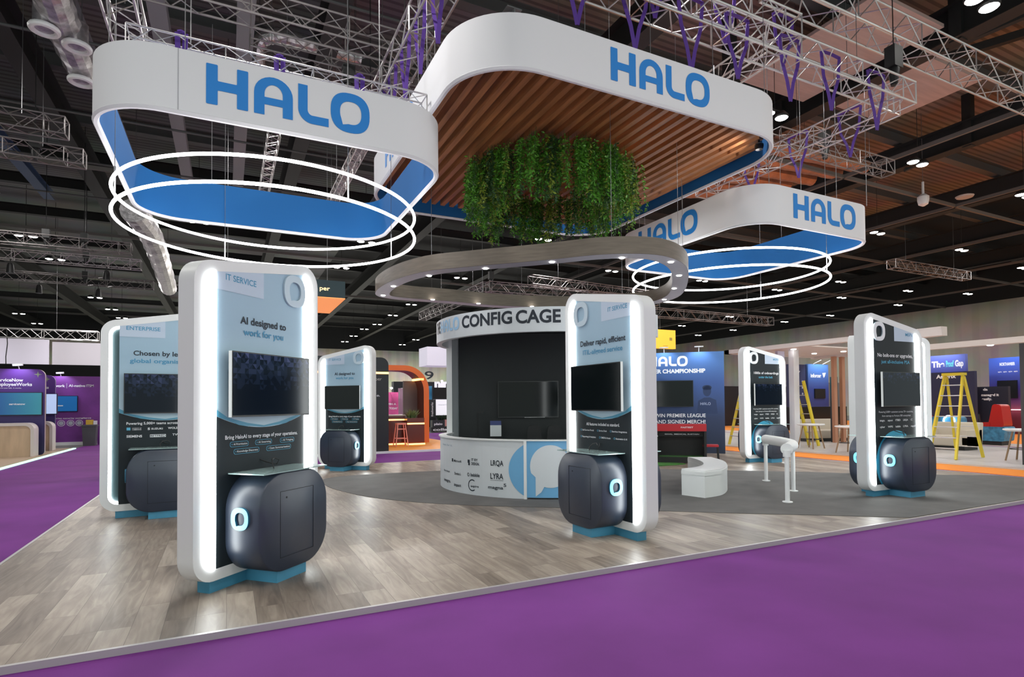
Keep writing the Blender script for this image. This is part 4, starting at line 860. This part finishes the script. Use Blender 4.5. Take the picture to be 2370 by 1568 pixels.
for x in (-6.27,-5.95,-5.65):
    mb.band([(x+.13*math.cos(k_*PI/12),.89+.13*math.sin(k_*PI/12)) for k_ in range(24)],[(x+.115*math.cos(k_*PI/12),.89+.115*math.sin(k_*PI/12)) for k_ in range(24)],-.003,-.004,TEXTW); mb.poly([(x+.085*math.cos(k_*PI/12),-.003,.89+.085*math.sin(k_*PI/12)) for k_ in range(24)],mat('badge_grey',(.4,.42,.5),.5))
mb.build('lettering',bk,smooth=False)
tvp=MB().box(-6.9,-5.70,-.07,0,1.38,2.05,TVB).build('television',bk,smooth=False); MB().poly([(-6.88,-.072,1.4),(-5.72,-.072,1.4),(-5.72,-.072,2.03),(-6.88,-.072,2.03)],mat('blue_screen',(.01,.07,.2),.2,emit=(.01,.08,.22),es=.8)).box(-6.42,-6.2,-.08,-.073,1.61,1.65,TEXTW).build('screen',tvp,smooth=False)
for (x,y,z,lb) in ((-6.08,23.9,2.82,'small silver arm spotlight on top of the left purple panel'),(-6.30,30.2,2.88,'small silver arm spotlight on top of the magenta wall')):
    t=thing('arm_light',lb,'spotlight',(x,y,z)); MB().tube((0,.03,0),(0,-.1,.12),.015,WHITE,6).build('arm',t); MB().tube((-.13,-.14,.12),(.13,-.14,.14),.04,WHITE,10).build('lamp_head',t)
    spot('arm_light_beam',(x,y-.45,z+.2),(x,y,z-.7),28,1.9,(.78,.75,1))
bn=thing('waste_bin','tall grey waste bin standing by the magenta wall','bin',(-5.13,29.4,-.045)); BG=mat('bin_grey',(.10,.105,.11),.5)
MB().prism([(-.20,0),(.20,0),(.245,.80),(-.245,.80)],-.22,.22,BG).build('body',bn,smooth=False); MB().box(-.265,.265,-.25,.25,.80,.87,BG).build('rim',bn,smooth=False)
bx=MB().box(-5.36,-5.12,29.85,30.05,-.045,1.02,mat('yellow_card',(.75,.48,.06),.6)).box(-5.1,-4.98,29.85,30.0,-.045,.98,TEXTW).build('cardboard_display',smooth=False); tag(bx,'yellow and white cardboard display box behind the grey waste bin','box')
dr=MB().box(-26,-2.5,40,40.2,0,3.95,mat('black_drape',(.006,.006,.007),.9)).build('black_drape',smooth=False); tag(dr,'long black drape wall behind the purple booths at the left','drape')
wb=MB().box(-30,-10.67,48,48.1,2.4,6.15,mat('pale_lilac_banner',(.74,.70,.80),.8)).build('fabric_banner',smooth=False); tag(wb,'pale lilac fabric banner under the far left truss, nearer part','banner')
wb=MB().box(-10.6,-4,48.5,48.6,2.4,6.0,mat('pale_grey_banner',(.55,.52,.56),.8)).build('fabric_banner',smooth=False); tag(wb,'greyer fabric banner right of the pale lilac one at far left','banner')
spot('banner_wash',(-17,44.5,5.5),(-17,48,4.2),500,2.4,(.95,.9,1)); spot('banner_wash',(-8,44.5,5.5),(-8,48.5,4.2),200,2.2,(.95,.9,1))
cbh=MB().path([(0,0,0),(.05,0,-.8),(-.02,0,-1.6),(0,0,-2.4)],.025,BLACK,5).build('hanging_cable'); cbh.location=(-11.8,44,6.2); tag(cbh,'black cable hanging from the far left truss before the pale banner','cable')
pb=MB().box(-2.42,-.9,16.2,16.3,0,3.42,mat('pale_blue_panel',(.42,.58,.68),.5)).build('tall_panel',smooth=False); tag(pb,'pale blue panel edge rising just behind the ENTERPRISE kiosk','display panel')
# ---------------- black and orange booth ----------------
DB=mat('booth_charcoal',(.018,.022,.026),.35)
ob=thing('booth_wall','tall charcoal booth wall with orange light line beside the back kiosk','display wall',(0,18.9,0))
MB().prism(rquad([(1.2,0),(4.79,0),(4.79,3.12),(1.2,3.12)],[.02,.02,.25,.02],6),0,.5,DB).build('panel',ob); MB().box(1.2,4.79,-.012,.0,2.575,2.64,LEDO).build('light_line',ob,smooth=False)
mb=MB(); text(mb,'per',4.36,4.56,2.36,.10,mat('lettering_grey2',(.5,.46,.4),.6),-.003,.0); text(mb,'th.',4.39,4.50,1.83,.06,TEXTW,-.003,.01); mb.build('lettering',ob,smooth=False)
o=MB().box(.8,8.2,18.85,25,-.045,.02,mat('orange_vinyl',(.88,.34,.05),.5)).box(.8,8.2,18.80,18.85,-.045,.03,WHITE).build('floor',smooth=False); o['kind']='structure'
ar=thing('orange_arch','bright orange rounded arch with glowing light lines over the booth entrance','arch',(0,22.5,0.02))
P_=[(4.4,3.11),(7.36,3.11),(7.36,0),(7.14,0),(7.14,2.90),(4.4,2.90)]; o_=rquad(P_,[.01,1.0,.01,.01,.80,.01],10)
MB().prism(o_,0,1.0,ORANGE,'y',side=mat('arch_inner',(.10,.03,.02),.4)).build('arch_frame',ar,angle=40); MB().box(6.95,7.14,.0,1.0,2.52,2.60,LEDO).build('light_line',ar,smooth=False); MB().box(6.55,7.14,.9,1.0,0,2.52,mat('arch_back',(.16,.13,.14),.4)).build('side_panel',ar,smooth=False)
ct=thing('bar_counter','black bar counter with orange glow lines inside the orange arch','counter',(5.45,21.9,.02)); DR=mat('dark_red_gloss',(.10,.012,.008),.25)
MB().box(-.8,.73,0,.6,.0,1.10,DR).build('body',ct,smooth=False); MB().box(-.85,.78,-.08,.65,1.10,1.15,mat('worktop_pale',(.45,.42,.42),.3)).build('worktop',ct,smooth=False); MB().box(-.8,.73,-.012,0,.93,.98,LEDO).build('light_line',ct,smooth=False); MB().box(-.75,.73,-.03,.0,0,.05,LEDO).build('light_line',ct,smooth=False)
sq_=thing('bar_stool','pink metal bar stool standing before the black bar counter','stool',(5.74,20.9,.02)); PK=mat('pink_metal',(.80,.30,.26),.45)
MB().box(-.17,.17,-.16,.16,.80,.86,PK).build('seat',sq_); 
for x in (-1,1):
    for y in (-1,1): MB().obox((x*.23,y*.2,0),(x*.14,y*.13,.8),.035,.035,PK).build('leg',sq_,smooth=False)
MB().box(-.19,.19,-.17,-.15,.28,.31,PK).box(-.19,.19,.15,.17,.28,.31,PK).build('footrest',sq_,smooth=False); MB().box(-.16,.16,-.15,-.13,.62,.66,PK).build('crossbar',sq_,smooth=False)
pl=thing('planter_cabinet','dark red planter cabinet with glow lines beside the orange arch post','planter',(6.5,21.5,.02)); MB().box(-.34,.34,0,.45,0,1.02,DR).build('body',pl,smooth=False); MB().box(-.34,.34,-.012,0,.78,.83,LEDO).build('light_line',pl,smooth=False); MB().box(-.36,.36,-.03,0,0,.05,LEDO).build('light_line',pl,smooth=False)
def tuft(name,label,loc,n,h_,r_,m,parent=None,seed=1):
    rnd=random.Random(seed); mb=MB()
    for k_ in range(n):
        a=rnd.uniform(0,6.28); c=Vector((rnd.uniform(-r_,r_)*.5,rnd.uniform(-r_,r_)*.3,0)); t=c+Vector((math.cos(a)*r_*rnd.uniform(.3,1),math.sin(a)*r_*.6,h_*rnd.uniform(.5,1))); s_=Vector((math.sin(a),-math.cos(a),0))*.018; md=(c+t)/2+Vector((0,0,.04))
        mb.add([c-s_,c+s_,md+s_*1.4,t,md-s_*1.4],[(0,1,2,3,4)],m)
    o=mb.build(name,parent,smooth=False); o.location=loc
    return tag(o,label,'plant') if not parent else o
tuft('leafy_plant',None,(-.1,.2,1.02),40,.38,.28,mat('plant_light',(.14,.22,.08),.5),pl,3)
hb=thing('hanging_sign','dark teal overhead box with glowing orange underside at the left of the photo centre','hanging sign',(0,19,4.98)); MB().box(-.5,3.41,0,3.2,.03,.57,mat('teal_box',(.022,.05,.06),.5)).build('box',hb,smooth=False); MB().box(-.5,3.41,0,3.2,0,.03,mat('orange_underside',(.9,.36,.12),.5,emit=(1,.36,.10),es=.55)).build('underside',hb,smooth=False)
mb=MB(); text(mb,'per',2.62,2.93,.24,.13,mat('glow_letters',(1,.75,.4),.5,emit=(1,.62,.25),es=1.6),-.004,.01); mb.build('lettering',hb,smooth=False)
for x in (0,3): MB().tube((x,1,.57),(x,1,9.02),.01,STEELW,5).build('suspension_wire',hb)
pw=thing('booth_wall','pink printed booth wall seen through the orange arch','display wall',(0,30,0)); MB().box(6.2,8.12,0,.1,0,2.22,mat('pink_print',(.65,.10,.30),.6,noise=(1.5,.35))).build('panel',pw,smooth=False); mb=MB(); text(mb,'WIN A',7.45,8.0,1.55,.09,TEXTW,-.003,.03); text(mb,'PRIZE TODAY',7.3,8.08,1.32,.10,TEXTW,-.003,.03); mb.build('lettering',pw,smooth=False)
pw=thing('booth_wall','grey and mauve printed booth wall beyond the planter','display wall',(0,30.6,0)); MB().box(8.3,9.75,0,.1,0,2.45,mat('mauve_print',(.36,.25,.32),.6)).poly([(8.6,-.003,.9),(9.0,-.003,1.6),(9.2,-.003,1.2),(9.45,-.003,1.6),(9.7,-.003,.9)],mat('mauve_zig',(.28,.08,.2),.6)).build('panel',pw,smooth=False); mb=MB(); text(mb,'Tame',8.85,9.25,2.05,.10,TEXTD,-.003,.02); text(mb,'the chaos',8.75,9.4,1.88,.10,TEXTD,-.003,.02); mb.build('lettering',pw,smooth=False)
for x,y,wz in ((7.6,29.4,2.2),(8.42,29.8,2.43),(9.0,29.9,2.43)):
    o=MB().lathe((0,0,0),[(.02,0),(.07,.05),(.05,.1)],mat('spot_glow',(1,1,1),.5,emit=(1,.97,.95),es=12),12).tube((0,0,.08),(0,(30.05 if wz<2.3 else 30.65)-y,.08),.015,WHITE,5).tube((0,(30.05 if wz<2.3 else 30.65)-y,.08),(0,(30.05 if wz<2.3 else 30.65)-y,wz-2.36-.03),.015,WHITE,5).build('booth_spotlight'); o.location=(x,y,2.36); tag(o,'tiny bright spotlight over the pink and mauve walls','spotlight','spotlights over the pink and mauve walls')
spot('pink_wash',(7.4,29,3),(7.4,30,1.4),40,1.8,(1,.9,.95))
mb=MB(); text(mb,'9',30.3,31.9,5.93,1.32,TEXTD,0,.01); o=mb.build('wall_numeral',smooth=False); o.location=(0,94.95,0); tag(o,'large dark numeral 9 painted on the far hall wall','numeral')
cb=thing('hanging_sign','white fabric box sign hanging left of the config cage header','hanging sign',(10.9,30.5,3.72)); MB().box(-1.02,1.3,0,1.5,0,1.04,mat('white_glow_fabric',(.8,.8,.88),.8,emit=(.8,.8,1),es=.25)).build('box',cb,smooth=False); MB().tube((0,.5,1.04),(0,.5,10.28),.01,STEELW,5).build('suspension_wire',cb)
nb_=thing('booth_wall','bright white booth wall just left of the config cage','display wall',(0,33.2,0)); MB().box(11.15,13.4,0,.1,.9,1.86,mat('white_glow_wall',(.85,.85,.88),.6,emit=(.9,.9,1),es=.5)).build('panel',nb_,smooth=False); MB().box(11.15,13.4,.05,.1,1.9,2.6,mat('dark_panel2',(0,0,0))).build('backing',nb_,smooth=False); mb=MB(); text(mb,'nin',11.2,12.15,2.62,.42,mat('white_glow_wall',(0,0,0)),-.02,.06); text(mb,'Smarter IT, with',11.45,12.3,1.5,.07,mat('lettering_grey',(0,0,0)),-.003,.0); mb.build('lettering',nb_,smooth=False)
o=MB().box(10.7,11.18,33.6,33.7,-.045,2.68,mat('cyan_blue_panel',(.06,.28,.5),.4)).build('booth_panel',smooth=False); o.name='blue_totem'; tag(o,'small bright blue panel between the orange arch and the config cage','display panel')
tw=thing('booth_tower','black tower with sideways white lettering right of the orange arch','display panel',(0,32.5,0)); MB().box(10.6,11.05,0,.2,0,1.85,DB).build('panel',tw,smooth=False); mb=MB(); text(mb,'freshworks',.85,1.68,0,.12,TEXTW,0,.02)
mb.v=[(10.88-(v[2]-.0),-.004,v[0]) for v in mb.v]; mb.build('lettering',tw,smooth=False)
pk=thing('plant_trough','pink and black trough of dark green plants beyond the orange arch','planter',(11.2,31.5,0)); MB().box(-.7,.05,0,.4,.25,.65,DB).build('trough',pk,smooth=False); MB().box(.05,.55,0,.4,.3,.68,mat('pink_box',(.65,.32,.28),.6)).build('pink_panel',pk,smooth=False); MB().box(-.8,1.2,-.1,.5,0,.25,BLACK).build('plinth',pk,smooth=False); tuft('leafy_plant',None,(0,.2,.65),60,.35,.6,mat('plant_dark',(.03,.07,.03),.6),pk,5)
mb=MB(); text(mb,'plaio',-.6,-.1,.38,.12,TEXTW,-.003,.03); text(mb,'collabs.io',-.7,1.0,.06,.13,TEXTW,-.104,.03); mb.build('lettering',pk,smooth=False)
# ---------------- yellow sign and white canopy stand ----------------
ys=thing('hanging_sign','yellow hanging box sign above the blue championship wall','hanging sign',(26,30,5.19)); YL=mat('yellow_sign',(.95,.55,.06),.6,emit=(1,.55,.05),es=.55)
MB().box(-2.6,1.25,0,.3,0,1.26,YL).build('box',ys,smooth=False); MB().box(.72,.95,-.01,0,.55,.75,mat('sign_print',(.5,.4,.1),.6)).box(.15,.55,-.01,0,.16,.19,mat('sign_print',(0,0,0))).build('print',ys,smooth=False); MB().tube((0,.1,1.26),(0,.1,8.81),.01,STEELW,5).build('suspension_wire',ys)
cw=mat('canopy_white',(.72,.64,.60),.5); cn=thing('white_canopy','white canopy frame with downlights over the pale lounge stand','canopy',(0,0,0))
MB().box(16.2,16.45,10.2,15.3,3.29,3.43,cw).build('beam',cn,smooth=False); MB().box(16.2,21.1,15.1,15.3,3.29,3.43,cw).build('beam',cn,smooth=False); MB().box(20.9,21.15,6,15.3,3.24,3.42,cw).build('beam',cn,smooth=False); MB().box(16.2,16.45,8.2,10.2,3.20,3.43,cw).build('beam',cn,smooth=False)
MB().box(16.45,20.9,12.4,15.1,3.34,3.38,cw).build('ceiling_panel',cn,smooth=False)
MB().box(17.42,17.69,13.4,13.6,0,3.34,mat('pillar_white',(.72,.72,.75),.5)).build('pillar',cn,smooth=False)
for x,y,z in ((18.0,14.5,3.32),(17.3,13.3,3.32),(19.8,13.2,3.32),(21.0,9.3,3.22),(21.0,7.6,3.22),(19.6,14.2,3.32)): MB().lathe((x,y,z),[(.07,0),(.09,.02)],DL,12).build('downlight',cn)
for (x,lb) in ((20.43,'left'),(20.9,'right')):
    o=MB().box(x,x+.17,14.0,14.12,0,3.24,mat('copper_post',(.50,.24,.14),.4)).build('timber_post',smooth=False); tag(o,'slim copper-coloured post, %s of the pair flanking the dark teal column'%lb,'post')
hc=thing('sign_column','dark teal column with white lettering running sideways up it','sign column',(20.76,14.2,0)); MB().box(-.16,.16,0,.1,0,2.48,ramp_mat('column_print',2,0,2.48,[(0,(.02,.02,.02)),(.6,(.03,.05,.06)),(1,(.03,.16,.2))],.5)).build('panel',hc,smooth=False); mb=MB(); text(mb,'HCLSoftware',1.28,2.15,0,.11,TEXTW,0,.02); mb.v=[(.05-v[2],-.004,v[0]) for v in mb.v]; mb.build('lettering',hc,smooth=False)
gp=MB().box(17.0,17.35,13.7,13.8,0,3.3,ramp_mat('blue_gradient_panel',2,0,3.3,[(0,(.05,.2,.25)),(.5,(.06,.2,.32)),(1,(.5,.47,.6))],.4)).build('gradient_panel',smooth=False); tag(gp,'narrow blue to lilac panel beside the white pillar','display panel')
lb_=MB().box(14.95,16.9,17.4,17.5,0,2.35,mat('blue_white_wall',(.55,.6,.75),.5)).box(15.8,16.3,17.38,17.4,.9,2.35,mat('blue_strip',(.05,.09,.35),.5)).build('booth_wall',smooth=False); tag(lb_,'white and blue booth wall behind the left yellow ladder','display wall')
# sofas, tables
CR=mat('cream_leather',(.62,.56,.46),.5)
def sofa(label,x,y,rz,w_):
    t=thing('lounge_sofa',label,'sofa',(x,y,0),rz); MB().prism(rquad([(0,.12),(.8,.12),(.8,.44),(0,.44)],.05,3),-w_/2,w_/2,CR,'y').build('seat',t); MB().prism(rquad([(.6,.12),(.85,.12),(.95,.85),(.78,.85)],.05,3),-w_/2,w_/2,CR,'y').build('backrest',t)
    for s_ in (-1,1): MB().box(0,.85,min(s_*w_/2,s_*(w_/2-.14)),max(s_*w_/2,s_*(w_/2-.14)),.12,.62,CR).build('armrest',t,smooth=False)
    MB().box(.05,.8,-w_/2+.1,w_/2-.1,.0,.12,BLACK).build('base',t,smooth=False)
sofa('cream sofa under the white canopy, behind the side tables',20.9,14.55,R(75),1.9); sofa('cream sofa behind the right hand yellow ladder',20.3,10.3,0,1.3)
OAK=mat('oak_leg',(.30,.19,.11),.5)
def table(label,x,y,h_=.80,r_=.42):
    t=thing('round_table',label,'table',(x,y,0),0,'round white tables on splayed oak legs'); MB().lathe((0,0,0),[(r_*.8,h_-.05),(r_,h_-.02),(r_,h_),(r_*.97,h_+.01)],WHITE,24).build('tabletop',t)
    for k_ in range(4): a=PI/4+k_*PI/2; MB().tube((math.cos(a)*r_*.95,math.sin(a)*r_*.95,0),(math.cos(a)*r_*.55,math.sin(a)*r_*.55,h_-.04),.022,OAK,8).build('leg',t)
    MB().path([(math.cos(k_*PI/4)*r_*.72,math.sin(k_*PI/4)*r_*.72,.3) for k_ in range(8)],.01,BLACK,5,closed=True).build('footring',t)
table('round white table with four oak legs, right of the white pillar',17.35,12.75); table('round white table partly hidden by the No bolt-ons kiosk',16.75,11.0); table('round white table at the right edge of the photo',18.1,7.35); # ladders
YE=mat('yellow_fibreglass',(.72,.56,.03),.45)
def stepladder(label,x,y,rz,h_,wt,wb_,dep,n):
    t=thing('step_ladder',label,'ladder',(x,y,0),rz,'yellow step ladders')
    for s_ in (-1,1):
        MB().obox((-dep/2,s_*wb_/2,0),(0,s_*wt/2,h_),.05,.09,YE).build('rail',t,smooth=False); MB().obox((dep/2,s_*wb_*.48,0),(.06,s_*wt*.48,h_-.05),.045,.07,YE).build('rail',t,smooth=False)
    for k_ in range(n):
        f=(k_+1)/(n+1); xx=-dep/2*(1-f); ww=wb_+(wt-wb_)*f; zz=h_*f; MB().box(xx-.05,xx+.06,-ww/2,ww/2,zz-.012,zz+.012,ALU).build('step',t,smooth=False); MB().tube((dep/2*(1-f)+.02,-ww*.46,zz),(dep/2*(1-f)+.02,ww*.46,zz),.014,ALU,6).build('brace',t)
    MB().box(-.12,.14,-wt/2-.03,wt/2+.03,h_-.02,h_+.05,YE).build('top_cap',t,smooth=False)
stepladder('yellow step ladder standing open at the right, before the violet blue wall',17.64,8.66,0,2.24,.42,.66,1.36,7)
stepladder('yellow step ladder half hidden behind the 1000s of onboardings kiosk',16.95,14.95,R(-20),2.55,.42,.75,1.1,7)
ll=thing('leaning_ladder','yellow ladder leaning at an angle beside the white pillar','ladder',(18.5,13.3,0),R(6)); 
for s_ in (0,.34): MB().obox((0,s_,0),(-.86,s_,2.25),.05,.12,YE).build('rail',ll,smooth=False)
for k_ in range(7): f=(k_+.5)/7; MB().box(-.86*f-.03,-.86*f+.03,0,.34,2.25*f-.012,2.25*f+.012,ALU).build('rung',ll,smooth=False)
# far right booths
IB=ramp_mat('inforcer_print',2,0,3.9,[(0,(.03,.03,.11)),(.6,(.03,.06,.28)),(1,(.10,.25,.62))],.6)
w1=thing('booth_wall','blue booth wall with white lettering and shield mark, left of the copper posts','display wall',(0,24,0)); MB().box(32.5,34.45,0,.2,0,3.9,IB).build('panel',w1,smooth=False); MB().box(30.9,32.5,.1,.3,0,3.86,mat('shield_side',(.022,.03,.10),.6)).build('panel',w1,smooth=False)
mb=MB(); text(mb,'inforcer',32.75,33.75,3.07,.22,TEXTW,-.003,.04); mb.poly([(33.85,-.003,3.35),(34.2,-.003,3.38),(34.1,-.003,3.15),(33.98,-.003,3.04)],TEXTW)
text(mb,'inforcer',31.1,31.9,3.35,.15,TEXTW,.097,.02)
for i in range(3):
    for j in range(2): mb.poly([(31.6+j*.5+.07*math.cos(k_*PI/5),.097,2.8-i*.38+.07*math.sin(k_*PI/5)) for k_ in range(10)],mat('badge_grey',(0,0,0)))
mb.build('lettering',w1,smooth=False); MB().box(33.05,34.05,-.06,0,1.75,2.35,TVB).build('television',w1,smooth=False)
for x in (33.0,33.9): MB().tube((x,0,3.9),(x+.35,-.3,4.15),.025,WHITE,6).build('arm_light',w1)
spot('inforcer_wash',(33.5,23.0,4.6),(33.5,24,3.0),160,1.7,(.6,.8,1))
for (x,y,w_,h_,c,lb) in ((29.5,27.5,4.5,2.6,(.02,.02,.025),'low dark booth wall behind the black counter'),(36.5,23,2.2,2.9,(.30,.10,.05),'rust coloured booth frame beside the copper posts'),(39,30,7,2.7,(.03,.03,.05),'dark far booth wall behind the cream sofa')):
    o=MB().box(x-w_/2,x+w_/2,y,y+.2,0,h_,mat('far_'+lb[:9],c,.6)).build('booth_wall',smooth=False); tag(o,lb,'display wall')
cr=MB().box(27.5,32,21.2,22.2,0,1.25,mat('black_gloss',(.008,.009,.01),.2)).build('black_counter',smooth=False); tag(cr,'long glossy black counter behind the cream sofa','counter')
def xwall(name,label,a,b0,b1,z0,z1,m,t=.2,cat='display wall'):
    w_=thing(name,label,cat,(a,b1,0),-PI/2); MB().box(0,b1-b0,0,t,z0,z1,m).build('panel',w_,smooth=False); return w_
PG=ramp_mat('proofgap_print',2,0,3.7,[(0,(.03,.03,.12)),(.75,(.05,.06,.30)),(1,(.16,.22,.68))],.6)
w2=xwall('booth_wall','violet blue booth wall with white and mint lettering',30,14.25,16.6,0,3.66,PG); mb=MB(); text(mb,'The',.95,1.5,3.12,.26,TEXTW,-.003,.05); text(mb,'Proof',1.56,1.88,3.12,.26,mat('lettering_mint',(.15,.7,.75),.6),-.003,.05); text(mb,'Gap',1.93,2.27,3.12,.26,TEXTW,-.003,.05); mb.build('lettering',w2,smooth=False)
mb=None
w3=xwall('booth_wall','dark navy booth wall behind the right hand ladder',29,13.45,15.9,0,2.82,mat('assurix_print',(.018,.02,.06),.4)); mb=MB(); text(mb,'Assurix',.95,1.75,2.55,.16,TEXTW,-.003,.04); mb.build('lettering',w3,smooth=False)
w4=xwall('booth_wall','charcoal booth wall lettered managed easily in white',30.5,12.9,14.1,0,2.15,mat('managed_print',(.02,.022,.04),.5)); mb=MB(); text(mb,'da',.27,.45,1.98,.10,TEXTW,-.003,.05); text(mb,'managed it',.20,.86,1.73,.10,TEXTW,-.003,.05); text(mb,'easily.',.22,.60,1.55,.10,TEXTW,-.003,.05); mb.build('lettering',w4,smooth=False)
NP=ramp_mat('violet_red_print',2,0,3.5,[(0,(.12,.01,.02)),(.35,(.10,.015,.04)),(.6,(.04,.03,.22)),(1,(.06,.14,.6))],.6)
w5=xwall('booth_wall','tall blue to red booth wall with television at the right edge',32,12.4,14.25,0,3.5,NP); mb=MB(); text(mb,'NORTHAMBER',.42,1.0,3.13,.13,TEXTW,-.003,.04); 
for i in range(4): text(mb,'aspire',.35+i*.2,.49+i*.2,2.82,.06,TEXTW,-.003,.02)
mb.build('lettering',w5,smooth=False); MB().box(.34,1.08,-.08,0,1.62,2.44,TVB).build('television',w5,smooth=False); MB().box(.35,1.6,-.35,0,1.09,1.12,mat('pink_led',(1,.7,.75),.5,emit=(1,.6,.65),es=3)).build('light_shelf',w5,smooth=False)
spot('north_wash',(31,13.2,4.2),(32,13.2,2.9),90,1.8,(.6,.75,1)); spot('proof_wash',(29.2,15.2,4.2),(30,15.2,3),70,1.8,(.7,.75,1))
ri=thing('ride_car','red seated ride car with blue printed base at the right','ride car',(24.2,10.75,0),R(-90)); RG=mat('red_gloss',(.50,.015,.012),.25)
MB().prism(rquad([(-.5,.12),(.5,.12),(.55,.62),(-.4,.62)],.06,4),-.35,.35,mat('ride_print',(.05,.22,.35),.5,noise=(6,.5))).build('base',ri); MB().prism(rquad([(.02,.6),(.5,.6),(.42,1.38),(.18,1.42)],[.05,.1,.1,.1],4),-.3,.3,RG).prism(rquad([(-.5,.62),(.1,.62),(.1,.78),(-.5,.74)],.05,4),-.32,.32,RG).build('seat_shell',ri); MB().tube((-.3,-.05,.7),(-.35,-.05,1.05),.03,BLACK,8).build('steering_column',ri); MB().box(-.42,.42,-.3,.3,-.03,.14,BLACK).build('wheel_base',ri,smooth=False)
ri=thing('ride_car','low blue and white ride car seen through the right ladder','ride car',(24.2,12.1,0),R(-90)); MB().prism(rquad([(-.5,.35),(.5,.35),(.45,.95),(-.45,.95)],.1,4),-.3,.3,mat('ride_blue',(.05,.25,.45),.4,noise=(5,.5))).build('base',ri); MB().path([(.2+.18*math.cos(k_*PI/8),-.36,.8+.18*math.sin(k_*PI/8)) for k_ in range(16)],.03,mat('ride_glow',(1,1,1),.5,emit=(.7,.85,1),es=4),6,closed=True).build('light_hoop',ri); MB().box(-.5,.5,-.28,.28,0,.35,BLACK).build('wheel_base',ri,smooth=False); MB().lathe((-.55,0,.75),[(.02,-.15),(.16,0),(.02,.22)],RG,12).build('red_nose',ri)
dc=MB().box(17,17.3,5.2,6.95,0,2.9,mat('dark_column',(.03,.028,.03),.5)).build('dark_pillar',smooth=False); tag(dc,'dark pillar cut off by the right edge of the photo','pillar')
sg_=thing('slim_sign','small round dome sensor below the canopy','sensor',(0,0,0)) if False else None
# distant low booths filling the hall behind
rb=random.Random(11)
far=[((15,40,9,3.2),(.02,.02,.03)),((27,44,8,3.5),(.05,.05,.06)),((40,46,10,3.4),(.03,.04,.10)),((52,48,8,3.2),(.35,.33,.32)),((-2,52,10,3.5),(.02,.02,.025)),((46,33,7,3.2),(.25,.23,.24)),((55,22,6,3.3),(.06,.06,.12)),((56,12,6,3.3),(.3,.28,.28))]
for i,((x,y,w_,h_),c) in enumerate(far):
    o=MB().box(x-w_/2,x+w_/2,y,y+.6,-.045,h_,mat('far_booth_%d'%i,c,.6)).build('distant_booth',smooth=False); tag(o,'plain distant exhibition booth wall low on the hall horizon','display wall','plain distant booths on the horizon')
